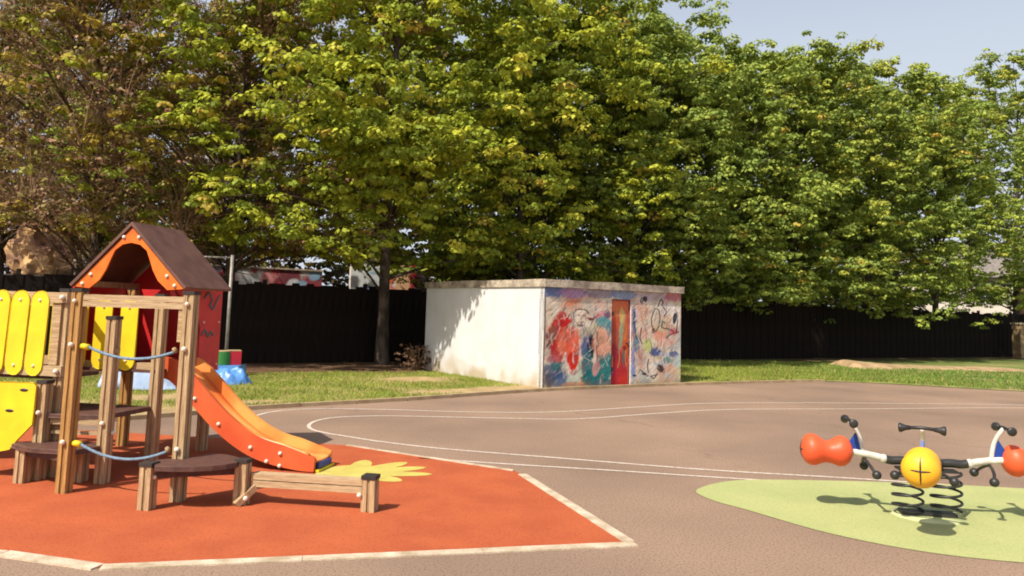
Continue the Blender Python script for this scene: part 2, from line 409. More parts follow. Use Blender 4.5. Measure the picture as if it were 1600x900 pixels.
# yellow hand print set into the rubber at the foot of the slide
def disc_poly(pts, z, name, M):
    bm = bmesh.new(); bm.faces.new([bm.verts.new((p[0], p[1], z)) for p in pts]); bmesh.ops.triangulate(bm, faces=bm.faces[:])
    bmesh.ops.recalc_face_normals(bm, faces=bm.faces)
    for f_ in bm.faces:
        if f_.normal.z < 0: f_.normal_flip()
    me = bpy.data.meshes.new(name); bm.to_mesh(me); bm.free()
    return link(name, me, None, M)
cx, cy = -1.50, 8.02
def petal(tip, w, base):
    b = np.array(base); t = np.array(tip); d = t - b; L = np.linalg.norm(d); d /= L; nn = np.array([-d[1], d[0]])
    return [b + d * L * s + nn * w * k for s, k in ((0, -.7), (.3, -1), (.7, -.85), (.9, -.5), (1, 0), (.9, .5), (.7, .85), (.3, 1), (0, .7))]
bm = bmesh.new()
def addp(poly, z):
    poly = [(float(p[0]), float(p[1])) for p in poly]
    f_ = bm.faces.new([bm.verts.new((x, y, z)) for x, y in poly]); 
zz = 0.0075
addp([(cx + 0.36 * math.cos(a), cy + 0.40 * math.sin(a)) for a in [i * 2 * math.pi / 28 for i in range(28)]], zz + 0.0008)
for i, (tip, w) in enumerate([((-1.05, 8.66), .11), ((-0.82, 8.42), .115), ((-0.72, 8.08), .115), ((-0.98, 7.72), .12), ((-1.55, 7.42), .12), ((-2.05, 7.6), .11), ((-1.5, 8.72), .11)]):
    addp(petal(tip, w, (cx + (tip[0] - cx) * .3, cy + (tip[1] - cy) * .3)), zz - 0.0004 * i)
bmesh.ops.recalc_face_normals(bm, faces=bm.faces)
me = bpy.data.meshes.new('yellow_flower_inlay'); bm.to_mesh(me); bm.free()
tag(link('yellow_flower_inlay', me, None, M_yprint), kind='structure')

# green safety surface
def Gp(x, y, z=0.0):
    d = _F * FOC + _R * (x - PX) - _U * (y - PY); t = (z - H) / d.z
    return (d.x * t, d.y * t)
GRN = [(1.84, 7.75), (2.35, 8.22), (3.2, 8.33), (4.3, 8.33), (5.6, 8.15), (6.9, 7.7), (7.6, 6.9), (7.2, 6.1), (6.1, 5.65), (4.9, 5.6), (3.95, 5.66), (3.15, 5.85), (2.55, 6.3), (2.1, 6.98), (1.86, 7.35)]
gp = catmull(GRN, 6, True)
tag(disc_poly(gp, 0.0045, 'green_rubber_surface', M_green), kind='structure')

# painted track lines on the court
def ribbon(name, P, w=0.055, z=0.004, closed=False, n=8):
    C = catmull(P, n, closed); V = []; F_ = []
    for i, p in enumerate(C):
        a = C[max(i - 1, 0)]; b = C[min(i + 1, len(C) - 1)]; d = b - a; d = d / np.linalg.norm(d); q = np.array([-d[1], d[0]]) * w / 2
        V += [(p[0] + q[0], p[1] + q[1], z), (p[0] - q[0], p[1] - q[1], z)]
    for i in range(len(C) - 1): F_.append((2 * i, 2 * i + 1, 2 * i + 3, 2 * i + 2))
    return tag(link(name, mesh(name, V, F_), None, M_line), kind='structure')
ribbon('track_line', [Gp(*p) for p in ((365, 664), (393, 652), (430, 643), (490, 639), (600, 640), (720, 643.5), (860, 644), (1000, 636), (1100, 630.5), (1250, 629.5), (1400, 630.5), (1600, 633), (1800, 640))], 0.05)
ribbon('track_line', [Gp(*p) for p in ((1800, 642), (1600, 637.5), (1350, 639), (1142, 640), (1030, 646), (906, 654.5), (809, 654), (690, 651.5), (596, 650), (530, 652), (497, 657), (483, 664), (487, 671), (510, 677), (538, 681.5), (596, 690.5), (693, 701.5), (867, 715.5), (1100, 734), (1350, 749), (1600, 767), (1800, 784))], 0.05, n=10)
ribbon('track_line', [Gp(*p) for p in ((654, 716), (809, 726.5), (950, 735), (1100, 745), (1350, 761), (1600, 781.5), (1800, 800))], 0.045)

# sandy bank on the lawn, right
bx = np.linspace(0, 1, 60); by = np.linspace(-1, 1, 16)
BX, BY = np.meshgrid(bx, by)
p0 = np.array(Gp(1334, 578)); p1 = np.array(Gp(1640, 584)); dd = p1 - p0; nn_ = np.array([-dd[1], dd[0]]) / np.linalg.norm(dd)
wv = 0.75 + 0.5 * vnoise(bx * 7, bx * 0)
SX = p0[0] + dd[0] * BX + nn_[0] * (BY * wv + 0.9); SY = p0[1] + dd[1] * BX + nn_[1] * (BY * wv + 0.9)
prof = np.clip(1 - np.abs(BY) ** 2.5, 0, 1); ends = np.clip(BX * 25, 0, 1) * np.clip((1 - BX) * 8, 0, 1)
SZ = 0.02 + prof * ends * (0.20 * np.exp(-(BX * 5) ** 1.2) + 0.07) + 0.05 * fbm(BX * 30, BY * 4)
tag(link('sandy_bank', grid_mesh('sandy_bank', SX, SY, SZ), None, M_sand), kind='structure')

# grass blades
HUTP = [(0.73, 16.83), (4.13, 19.17)]
hu = np.array([0.824, 0.567]); hv = np.array([-0.567, 0.824]); h0 = np.array([0.73, 16.83]); HW, HD = 4.13, 5.2
def blades(n, xr, dr, hh, ww, seed):
    r = np.random.default_rng(seed)
    k = r.uniform(xr[0], xr[1], n); i = np.minimum(k.astype(int), len(kr) - 2); fr_ = (k - i)[:, None]
    base = kr[i] * (1 - fr_) + kr[i + 1] * fr_
    d = r.uniform(dr[0], dr[1], n)[:, None]
    p = base + OUT * d
    keep = r.random(n) < grass_amt(p[:, 0], p[:, 1]) ** 1.3
    q = p - h0; uu = q @ hu; vv = q @ hv
    keep &= ~((uu > -0.05) & (uu < HW + .05) & (vv > -0.1) & (vv < HD + .05))
    p = p[keep]; n = len(p)
    z = lawn_h(p[:, 0], p[:, 1]) - 0.004
    a = r.uniform(0, 2 * math.pi, n); w = ww * r.uniform(.6, 1.3, n); h_ = hh * r.uniform(.4, 1.4, n)
    tx = r.normal(0, .5, n) * h_; ty = r.normal(0, .5, n) * h_
    V = np.zeros((n, 3, 3))
    V[:, 0] = np.stack([p[:, 0] - np.cos(a) * w, p[:, 1] - np.sin(a) * w, z], -1)
    V[:, 1] = np.stack([p[:, 0] + np.cos(a) * w, p[:, 1] + np.sin(a) * w, z], -1)
    V[:, 2] = np.stack([p[:, 0] + tx, p[:, 1] + ty, z + h_], -1)
    t = r.random(n)[:, None]; fx = np.clip((p[:, 0:1] - 6) / 8, 0, 1)
    c = np.array([0.30, 0.34, 0.05]) * t + np.array([0.20, 0.28, 0.05]) * (1 - t)
    c = c * (1 - fx) + np.array([0.15, 0.25, 0.05]) * fx
    dry = (r.random(n) < 0.15)[:, None]; c = np.where(dry, np.array([0.5, 0.40, 0.14]), c)
    dm = fbm(p[:, 0] * 1.1, p[:, 1] * 1.1)[:, None]; c = c * (0.7 + 0.6 * dm)
    return V, c
V1, c1 = blades(150000, (len(kr) * 0.10, len(kr) * 0.63), (0.08, 9), 0.055, 0.008, 1)
V2, c2 = blades(110000, (len(kr) * 0.55, len(kr) * 0.98), (0.08, 12), 0.07, 0.012, 2)
gme = np_mesh('grass', np.concatenate([V1, V2]), 3, M_blade, np.concatenate([c1, c2]))
tag(link('grass', gme), 'short green grass blades growing over the lawn strip', 'grass', kind='stuff')

# ------------------------------------------------------------------ painted hut
hut = empty('utility_hut', (h0[0], h0[1], 0), math.atan2(hu[1], hu[0]))
tag(hut, 'flat roofed white concrete hut with graffiti covered front and red door', 'hut')
HH = 2.17
def paint_canvas(nx, ny):
    return np.tile(np.array([0.74, 0.66, 0.55]), (ny, nx, 1))
class Painter:
    """paints coloured blobs and strokes on a grid; coordinates x 0..1020, y 0..780 (y down)"""
    def __init__(s, X, Y, base): s.X, s.Y = X, Y; s.C = base; s.nx = fbm(X / 24., Y / 24.) - .5; s.n2 = fbm(X / 9. + 40, Y / 22.) - .5
    def blob(s, x, y, rx, ry, c, a=0.9, rot=0.0, soft=0.35, rag=1.0):
        dx, dy = s.X - x, s.Y - y; co, si = math.cos(rot), math.sin(rot)
        u = (dx * co + dy * si) / rx; v = (-dx * si + dy * co) / ry
        d = np.sqrt(u * u + v * v) + s.nx * 0.55 * rag + s.n2 * 0.35 * rag
        m_ = (np.clip((1 - d) / soft + .5, 0, 1) * a)[..., None]
        s.C = s.C * (1 - m_) + np.array(lin(c)) * m_
    def line(s, pts, w, c, a=0.9):
        P = catmull(pts, 8) if len(pts) > 2 else [np.array(p, float) for p in pts]
        best = np.full(s.X.shape, 1e9)
        for i in range(len(P) - 1):
            ax, ay = P[i]; bx_, by_ = P[i + 1]; dx, dy = bx_ - ax, by_ - ay; L2 = dx * dx + dy * dy + 1e-9
            t = np.clip(((s.X - ax) * dx + (s.Y - ay) * dy) / L2, 0, 1)
            best = np.minimum(best, np.hypot(s.X - ax - t * dx, s.Y - ay - t * dy))
        m_ = (np.clip((w - best) / 4 + .5, 0, 1) * a)[..., None]
        s.C = s.C * (1 - m_) + np.array(lin(c)) * m_
nx_, ny_ = 300, 170
U_, V_ = np.meshgrid(np.linspace(0, 1, nx_), np.linspace(0, 1, ny_))
PXc = U_ * 1020; PYc = (1 - V_) * 780
base = np.tile(np.array(lin((228, 214, 194))), (ny_, nx_, 1)).astype(float)
p = Painter(PXc, PYc, base)
B = p.blob; LN = p.line
# pale background clouds of colour
rr = random.Random(3)
for i in range(70):
    c = rr.choice([(222, 180, 156), (236, 222, 205), (206, 190, 176), (190, 190, 188), (240, 230, 218), (222, 170, 146), (176, 192, 196), (214, 204, 160)])
    B(rr.uniform(0, 1020), rr.uniform(0, 780), rr.uniform(25, 90), rr.uniform(25, 90), c, .6)
B(60, 30, 90, 45, (110, 130, 175), .9); B(200, 40, 110, 40, (190, 150, 190), .8); B(380, 30, 120, 40, (150, 140, 160), .7)
B(560, 30, 100, 40, (140, 160, 195), .8); B(800, 40, 130, 40, (190, 170, 180), .7); B(960, 30, 80, 40, (200, 120, 130), .8)
B(190, 110, 60, 22, (235, 150, 110), .7, -.4); B(390, 120, 50, 30, (236, 190, 175), .6)
# large red and salmon shapes left
B(90, 330, 60, 150, (205, 60, 52), .95, .35); B(140, 270, 50, 30, (210, 50, 50), .95, -.5); B(50, 380, 30, 90, (120, 110, 90), .7, .2)
B(95, 490, 52, 90, (190, 45, 50), .9, .1); B(150, 420, 60, 110, (236, 140, 110), .9, 0); B(195, 430, 55, 130, (240, 120, 92), .95, .05)
B(200, 560, 42, 70, (222, 62, 45), .97, 0, .2, .5); B(200, 620, 24, 60, (222, 62, 45), .97, 0, .2, .4); B(70, 550, 50, 30, (210, 120, 120), .7)
LN([(150, 500), (152, 560), (175, 620), (205, 655), (232, 610), (248, 540), (245, 400)], 6, (238, 214, 200)) 
B(70, 640, 80, 60, (80, 110, 140), .85); B(100, 700, 90, 60, (70, 105, 150), .85); B(40, 700, 40, 60, (110, 100, 100), .7)
B(90, 600, 40, 30, (60, 130, 130), .7)
B(220, 700, 60, 60, (205, 215, 200), .85); B(270, 620, 40, 60, (200, 210, 190), .7); B(200, 750, 70, 26, (215, 150, 120), .7); B(280, 720, 26, 50, (230, 150, 110), .8)
# face and bust
B(250, 220, 55, 60, (238, 222, 205), .9, 0, .3, .4)
LN([(200, 195), (215, 170), (250, 162), (285, 170), (305, 195)], 5, (90, 82, 78)); LN([(205, 200), (202, 240), (225, 275), (250, 285)], 3, (150, 110, 100))
B(235, 210, 8, 6, (110, 80, 70), .8, 0, .4, .2); B(268, 212, 8, 6, (110, 80, 70), .8, 0, .4, .2); LN([(252, 212), (256, 235), (248, 240)], 2, (150, 110, 95)); LN([(235, 262), (250, 268), (266, 260)], 4, (150, 60, 60))
B(245, 290, 26, 12, (90, 70, 66), .8); LN([(300, 230), (330, 240), (360, 215), (380, 200)], 7, (180, 80, 90)); B(320, 238, 20, 12, (120, 60, 70), .8)
B(400, 210, 40, 50, (225, 150, 160), .7); B(440, 200, 22, 40, (110, 90, 130), .85); 
B(300, 360, 70, 60, (190, 180, 165), .7, .4); B(420, 270, 60, 50, (100, 170, 175), .9, .5); B(455, 320, 26, 55, (110, 160, 175), .85)
# dark figure and teal mass
B(300, 470, 44, 100, (100, 110, 160), .9); B(325, 460, 26, 95, (40, 38, 66), .97, 0, .25); B(300, 600, 40, 120, (60, 120, 130), .9)
B(400, 430, 60, 130, (236, 176, 150), .9); B(395, 400, 26, 30, (180, 150, 120), .6); LN([(370, 340), (365, 450), (372, 560), (360, 640)], 5, (150, 110, 110))
B(420, 640, 75, 110, (45, 140, 140), .97, .2); B(330, 700, 60, 70, (40, 130, 135), .97); B(365, 620, 24, 60, (225, 165, 160), .9, .2); B(450, 560, 30, 60, (60, 150, 150), .8)
B(420, 740, 90, 30, (60, 110, 130), .8)
# right side: tags and drips
B(660, 200, 30, 50, (230, 205, 200), .8); B(640, 250, 14, 130, (110, 140, 190), .85); B(660, 430, 26, 70, (100, 140, 170), .8); B(640, 600, 14, 130, (150, 165, 220), .85)
B(750, 440, 34, 60, (205, 215, 130), .8); B(720, 350, 40, 50, (240, 190, 170), .7); B(700, 560, 40, 90, (215, 180, 165), .7); B(760, 620, 30, 80, (238, 222, 210), .7)
B(850, 370, 60, 50, (238, 160, 140), .75, .4); B(900, 420, 90, 40, (238, 190, 170), .7, -.3); B(960, 330, 40, 30, (225, 120, 120), .8)
B(815, 500, 44, 36, (80, 100, 160), .9); B(960, 520, 40, 28, (90, 130, 180), .9); B(910, 570, 36, 34, (110, 175, 175), .8); B(880, 520, 34, 30, (190, 200, 220), .8); B(860, 600, 60, 24, (200, 215, 225), .7); B(990, 580, 40, 50, (190, 215, 215), .7)
B(900, 140, 90, 50, (240, 232, 226), .7); B(980, 200, 40, 90, (244, 236, 230), .8)
for q in ([(640, 170), (648, 200), (640, 240), (650, 300), (655, 350), (665, 390)], [(700, 90), (712, 60), (700, 50), (690, 80), (705, 95)],
          [(790, 180), (778, 230), (785, 290), (810, 330), (835, 290), (845, 210), (835, 150), (810, 140), (790, 180)], [(830, 120), (850, 60), (870, 80), (860, 110)],
          [(885, 260), (870, 240), (862, 290), (880, 300), (930, 310), (960, 330)], [(895, 390), (940, 350), (1000, 330)], [(985, 170), (992, 240), (982, 330)],
          [(700, 650), (740, 690), (770, 700), (820, 690)], [(780, 700), (800, 720), (830, 680)], [(700, 300), (690, 380), (706, 430)], [(870, 120), (900, 160), (880, 200)], [(760, 560), (750, 620), (765, 690)]):
    LN(q, 4.5, (58, 50, 56))
B(968, 215, 16, 50, (50, 50, 58), .95, .1, .3, .3); B(855, 640, 24, 40, (80, 60, 60), .95, -.6); B(795, 325, 12, 22, (90, 40, 50), .9); B(725, 60, 16, 24, (60, 50, 70), .9); B(728, 680, 18, 12, (60, 50, 60), .9)
B(650, 690, 14, 8, (50, 60, 100), .9)
for i in range(60):
    x = rr.uniform(610, 1000); y = rr.uniform(80, 560); LN([(x, y), (x + rr.uniform(-14, 14), y + rr.uniform(20, 60)), (x + rr.uniform(-26, 26), y + rr.uniform(60, 120))], 2.4, rr.choice([(150, 110, 110), (110, 100, 120), (190, 120, 110), (120, 140, 160)]), .7)
for i in range(60):
    x = rr.uniform(10, 470); y = rr.uniform(80, 600); LN([(x, y), (x + rr.uniform(-20, 20), y + rr.uniform(20, 60)), (x + rr.uniform(-36, 36), y + rr.uniform(60, 120))], 2.6, rr.choice([(170, 80, 80), (110, 100, 120), (240, 220, 210), (90, 130, 140)]), .7)
# short overlapping brush strokes and pale spray over everything
for i in range(330):
    x = rr.uniform(0, 1020); y = rr.uniform(60, 740); L_ = rr.uniform(14, 46); a_ = rr.choice([-1.0, -1.1, -.8, 1.3, 1.6]); 
    cs = [(236, 224, 208), (226, 150, 130), (120, 150, 165), (180, 80, 84), (214, 200, 190), (70, 120, 130), (90, 80, 92), (240, 235, 228)]
    c_ = rr.choice(cs[:5] + cs[4:] if x < 470 else cs[:2] + cs[:1] * 3 + cs[4:5] + cs[6:])
    LN([(x, y), (x + L_ * math.cos(a_), y + L_ * math.sin(a_))], rr.uniform(1.5, 4.5), c_, rr.uniform(.35, .8))
st_ = (fbm((PXc + PYc * .8) / 7., (PYc - PXc * .8) / 46., 3) - .5)[..., None]
p.C = np.clip(p.C * (1 + st_ * .7), 0, 1)
# dirt rising from the ground
dm = np.clip((PYc - 715 + 60 * p.nx) / 60, 0, 1)[..., None] * 0.6
p.C = p.C * (1 - dm) + np.array([0.34, 0.24, 0.13]) * dm
LN([(4, 60), (8, 300), (3, 600), (6, 770)], 5, (120, 105, 100))
front_col = np.clip(p.C, 0, 1) ** 1.18 * 0.92
# front wall in three pieces around the doorway  (door from u=0.465..0.605 of width, top 92% of height)
D0, D1, DT = 0.462 * HW, 0.605 * HW, 0.91 * HH
def wall_piece(name, x0, x1, z0, z1):
    i = np.where((U_[0] * HW >= x0 - 1e-6) & (U_[0] * HW <= x1 + 1e-6))[0]
    j = np.where((V_[:, 0] * HH >= z0 - 1e-6) & (V_[:, 0] * HH <= z1 + 1e-6))[0]
    X = U_[np.ix_(j, i)] * HW; Z = V_[np.ix_(j, i)] * HH
    X[:, 0] = x0; X[:, -1] = x1; Z[0] = z0; Z[-1] = z1
    me = grid_mesh(name, X, X * 0, Z, front_col[np.ix_(j, i)].reshape(-1, 3))
    bm = bmesh.new(); bm.from_mesh(me)
    # thickness
    lo_ = box_bm((x0, 0.004, z0), (x1, 0.18, z1), bm)
    bmesh.ops.recalc_face_normals(bm, faces=bm.faces); bm.to_mesh(me); bm.free()
    return me
def join_boxes(name, rects, M, parent):
    o = None
    return o
fw = link('front_wall', wall_piece('front_wall', 0, D0, 0, HH), hut, M_paint)
fw['label'] = 'graffiti wall left of the door, red and teal shapes'
fw2 = link('front_wall', wall_piece('front_wall', D1, HW, 0, HH), hut, M_paint); fw2['label'] = 'graffiti wall right of the door, black scribbles'
fw3 = link('door_lintel', wall_piece('door_lintel', D0, D1, DT, HH), hut, M_paint)
# door, recessed
dn, dk = 60, 130
DU, DV = np.meshgrid(np.linspace(0, 1, dn), np.linspace(0, 1, dk))
dp = Painter(DU * 150, (1 - DV) * 680, np.tile(np.array(lin((222, 100, 70))), (dk, dn, 1)).astype(float))
dp.blob(75, 60, 90, 90, (236, 130, 85), .9); dp.blob(95, 220, 26, 130, (190, 200, 150), .85, .1); dp.blob(80, 320, 22, 120, (150, 180, 150), .8, .15); dp.blob(90, 120, 20, 60, (240, 200, 120), .8)
dp.blob(40, 330, 34, 130, (190, 90, 70), .8); dp.blob(130, 300, 26, 160, (232, 110, 60), .9); dp.blob(60, 560, 90, 160, (200, 48, 58), .97); dp.blob(30, 420, 34, 80, (170, 50, 66), .9)
dp.blob(115, 640, 50, 60, (222, 60, 50), .9); dp.blob(110, 450, 16, 60, (90, 110, 100), .8); dp.blob(20, 560, 16, 40, (180, 50, 120), .8); dp.blob(120, 380, 16, 20, (150, 40, 40), .9)
for i in range(12):
    x = rr.uniform(5, 140); y = rr.uniform(40, 500); dp.line([(x, y), (x + rr.uniform(-14, 14), y + 60), (x + rr.uniform(-20, 20), y + 130)], 2.5, rr.choice([(170, 50, 50), (230, 190, 120), (120, 130, 110)]), .8)
me = grid_mesh('door', DU * (D1 - D0 - 0.06) + D0 + 0.03, DU * 0 + 0.05, DV * (DT - 0.05) + 0.02, (dp.C * 0.8).reshape(-1, 3))
bm = bmesh.new(); bm.from_mesh(me); box_bm((D0 + 0.03, 0.054, 0.02), (D1 - 0.03, 0.10, DT - 0.03), bm); bm.to_mesh(me); bm.free()
door = link('door', me, hut, M_paint)
fr_bm = box_bm((D0 + .001, 0.02, 0), (D0 + 0.028, 0.12, DT - 0.001)); box_bm((D1 - 0.028, 0.02, 0), (D1 - .001, 0.12, DT - 0.001), fr_bm); box_bm((D0 + 0.029, 0.02, DT - 0.028), (D1 - 0.029, 0.12, DT - .001), fr_bm)
M_dfr = mat('door_frame_paint', (0.10, 0.05, 0.06), (0.32, 0.10, 0.09), scale=9, rough=0.6)
link('door_frame', bm_mesh('door_frame', fr_bm), hut, M_dfr)
for z_ in (0.35, 1.6): box('hinge', (D0 + .032, 0.036, z_), (D0 + .10, 0.046, z_ + .09), M_blk, door, .002)
ball('door_handle', (D1 - 0.09, 0.03, 0.98), 0.026, M_blk, door)
# left white wall with moss/dirt at its foot
wn, wk = 150, 70
WU, WV = np.meshgrid(np.linspace(0.004, HD, wn), np.linspace(0, HH, wk))
n = fbm(WU * 2.0, WV * 2.0); n3 = fbm(WU * 6, WV * 1.2 + 30)
dirt = np.clip((0.42 - WV + (n - .5) * 0.9) / 0.35, 0, 1) * 0.75
streak = np.clip((n3 - 0.62) * 4, 0, 1) * np.clip((WV - 1.2) / 1, 0, 1) * 0.25
c = np.ones((wk, wn, 3)); c = c * (1 - dirt[..., None]) + np.array([0.62, 0.47, 0.24]) * dirt[..., None]
c = c * (1 - streak[..., None]) + np.array([0.6, 0.5, 0.4]) * streak[..., None]
me = grid_mesh('side_wall', WU * 0, WU, WV, c.reshape(-1, 3))
bm = bmesh.new(); bm.from_mesh(me); box_bm((0.003, 0.004, 0), (0.15, HD, HH), bm); bm.to_mesh(me)
ca = me.color_attributes['tint']
arr = np.ones((len(me.vertices), 4), np.float32); arr[:, :3] = 0.95; arr[:wk * wn, :3] = c.reshape(-1, 3); ca.data.foreach_set('color', arr.reshape(-1)); bm.free()
sw = link('side_wall', me, hut, M_white); sw['label'] = 'plain white side wall with moss stained foot'
M_wp = mat('white_render_plain', (0.78, 0.75, 0.70), (0.70, 0.66, 0.6), scale=2, rough=0.9, bump=0.25, bscale=60)
box('side_wall', (HW - 0.15, 0.184, 0), (HW - 0.001, HD, HH), M_wp, hut, 0)
box('back_wall', (0.152, HD - 0.15, 0), (HW - 0.152, HD - 0.001, HH), M_wp, hut, 0)
slab_bm = box_bm((-0.035, -0.07, HH + 0.002), (HW + 0.04, HD + 0.05, HH + 0.165))
bmesh.ops.subdivide_edges(slab_bm, edges=slab_bm.edges[:], cuts=14, use_grid_fill=True)
for v in slab_bm.verts:
    e_ = (fbm(np.array(v.co.x * 3), np.array((v.co.y + v.co.z) * 3)) - .5) * 0.03
    if v.co.z > HH + 0.1: v.co.z += float(e_)
    v.co.y += float(e_) * 0.4 * (-1 if v.co.y < 0 else 1)
link('roof_slab', bm_mesh('roof_slab', slab_bm), hut, M_slab)

# ------------------------------------------------------------------ fence behind lawn
FA = math.atan2(FD[1], FD[0])
fence = empty('board_fence', (F0[0], F0[1], 0), FA)
tag(fence, 'long dark close boarded fence in deep shade behind the trees', 'fence')
FH = 2.2; pitch = 0.205; t0, t1 = -15.0, 43.6
nb = int((t1 - t0) / pitch)
bms = []
for k in range(4):
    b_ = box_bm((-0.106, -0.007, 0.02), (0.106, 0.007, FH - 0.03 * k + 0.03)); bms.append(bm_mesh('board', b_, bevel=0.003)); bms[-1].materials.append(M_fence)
for i in range(min(nb, 286)):
    o = bpy.data.objects.new('board', bms[rnd.randrange(4)]); COL.objects.link(o); o.parent = fence
    o.location = (t0 + i * pitch, (0.008 if i % 2 else -0.008), 0); o.rotation_euler = (0, rnd.uniform(-.001, .001), 0)
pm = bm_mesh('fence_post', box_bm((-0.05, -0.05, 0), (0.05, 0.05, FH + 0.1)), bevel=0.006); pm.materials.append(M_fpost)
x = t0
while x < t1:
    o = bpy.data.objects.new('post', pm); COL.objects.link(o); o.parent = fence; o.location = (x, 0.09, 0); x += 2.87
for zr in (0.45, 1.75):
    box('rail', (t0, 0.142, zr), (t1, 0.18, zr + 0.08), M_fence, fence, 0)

# ------------------------------------------------------------------ behind the fence
def fpt(t, off): # off<0 = in front
    q = F0 + FD * t - FN * off; return q
# painted wall behind fence, left of hut
def painted_wall(L_, Hw, q, blobs, seed, label):
    n_, k_ = int(L_ * 20), 44
    A_, B_ = np.meshgrid(np.linspace(0, L_, n_), np.linspace(1.2, Hw, k_))
    g_ = Painter(A_ * 100, (Hw - B_) * 100, np.tile(np.array(lin((236, 230, 222))), (k_, n_, 1)).astype(float))
    r4 = random.Random(seed)
    for (u, c, rx) in blobs: g_.blob(u * 100, 60 + r4.uniform(-20, 30), rx * 1.1, 90, c, .95, r4.uniform(-.4, .4))
    for i in range(int(L_ * 6)):
        g_.blob(r4.uniform(0, L_ * 100), r4.uniform(0, 150), r4.uniform(6, 26), r4.uniform(6, 26), r4.choice([(244, 244, 248), (205, 50, 62), (70, 90, 190), (150, 190, 220), (60, 50, 60), (240, 240, 240)]), .85)
    me = grid_mesh('painted_face', A_, A_ * 0, B_, g_.C.reshape(-1, 3))
    w_ = empty('graffiti_wall', (q[0], q[1], 0), FA); tag(w_, label, 'wall', 'painted walls beyond the fence')
    link('painted_face', me, w_, M_paint)
    box('masonry', (0, 0.004, 0), (L_, 0.2, Hw), M_house, w_, 0)
    box('coping', (-.03, -.04, Hw + .002), (L_ + .03, 0.24, Hw + .06), M_edge, w_, 0.01)
painted_wall(7.2, 2.95, fpt(-6.6, 8.5), [(0.4, (222, 205, 160), 60), (1.5, (60, 80, 190), 50), (2.2, (150, 180, 230), 55), (2.8, (120, 150, 215), 60), (3.8, (215, 45, 58), 60), (4.5, (240, 235, 235), 50), (5.2, (235, 150, 150), 30), (6.0, (130, 45, 58), 60), (6.8, (150, 50, 62), 50)], 11,
             'long pale wall painted blue and red, seen above the fence right of the play house')
painted_wall(3.4, 3.5, fpt(1.7, 8.3), [(0.5, (244, 246, 250), 50), (1.2, (235, 240, 246), 50), (1.9, (228, 105, 60), 50), (2.5, (215, 45, 58), 45), (2.2, (240, 190, 150), 30), (3.1, (60, 40, 45), 40)], 12,
             'short taller wall painted white, orange and red, just left of the hut roof')

# rubble mound far left
bm = bmesh.new(); bmesh.ops.create_icosphere(bm, subdivisions=4, radius=1)
for v in bm.verts:
    k = 1 + 0.4 * (float(fbm(np.array(v.co.x * 2.2 + 4), np.array(v.co.y * 2.2 + v.co.z * 2))) - .5) * 2 + 0.3 * (float(fbm(np.array(v.co.x * 7), np.array(v.co.z * 7))) - .5)
    v.co = Vector((v.co.x * 1.0 * k, v.co.y * 0.8 * k, max(v.co.z * 1.05 * k, -0.55)))
mo = link('stone_outcrop', bm_mesh('stone_outcrop', bm, False), None, M_stone); mo.location = (-12.75, 21.6, 3.0)
mo.location.z = 2.75; mo.scale = (0.95, 0.9, 0.95)
tag(mo, 'sunlit tan stone heap rising over the fence at far left', 'stone heap')
base_bm = box_bm((-1.2, -.9, 0), (1.2, 0.9, 2.35)); bo = link('stone_plinth', bm_mesh('stone_plinth', base_bm, bevel=0.05), mo, mat('dark_stone', (0.05, 0.035, 0.03), (0.1, 0.07, 0.05), scale=3)); bo.location = (0, 0, -2.9)
# green canvas shelter
shel = empty('garden_shelter', (-10.45, 20.6, 0.1), 0.2)
tag(shel, 'small green canvas shelter with a white front rail, behind the fence', 'shelter')
M_canvas = mat('green_canvas', (0.22, 0.33, 0.14), (0.38, 0.36, 0.16), scale=3, rough=0.8)
V = []; F_ = []
for i in range(9):
    t = i / 8; 
    for s_i in range(7):
        s = s_i / 6; V.append((-0.8 + 1.6 * t, 1.5 * s, 2.55 + 0.5 * math.sin(math.pi * min(s * 1.1, 1)) * 0.5 + 0.75 * s + 0.04 * math.sin(t * 20)))
for i in range(8):
    for s_i in range(6):
        a = i * 7 + s_i; F_.append((a, a + 1, a + 8, a + 7))
me = mesh('canopy', V, F_, True); o = link('canopy', me, shel, M_canvas); md = o.modifiers.new('solid', 'SOLIDIFY'); md.thickness = 0.03
tube('front_rail', [(-0.85, -.03, 2.50), (0.85, -.03, 2.75)], 0.03, M_wht, shel)
for (x, y) in ((-.8, 0), (.8, 0), (-.8, 1.5), (.8, 1.5)): tube('leg', [(x, y, 0), (x, y, 2.55)], 0.03, M_grey, shel, 6)

# pale house beyond the fence at right
hs = empty('house', (37.5, 60, 0), -0.5)
tag(hs, 'pale rendered house with grey tiled roof glimpsed between trees at far right', 'house')
box('wall', (-7, 0, 0), (7, 8, 5.2), M_house, hs, 0.02)
bm = prism_bm([(-0.6, 5.2), (8.6, 5.2), (4, 8.2)], 'x', -7.5, 7.5); rf = link('roof', bm_mesh('roof', bm), hs, M_tile)
box('chimney', (2, 4.5, 7), (2.8, 5.3, 9), M_brick, rf)
for wx in (-5.2, -1.9, 1.6, 4.6):
    for wz in (0.9, 3.2):
        w_ = box('window', (wx, -0.05, wz), (wx + 1.2, 0.02, wz + 1.3), M_wht, hs, 0)
        box('pane', (wx + .08, -0.07, wz + .08), (wx + .57, -0.051, wz + 1.22), M_glass, w_, 0)
        box('pane', (wx + .63, -0.07, wz + .08), (wx + 1.12, -0.051, wz + 1.22), M_glass, w_, 0)
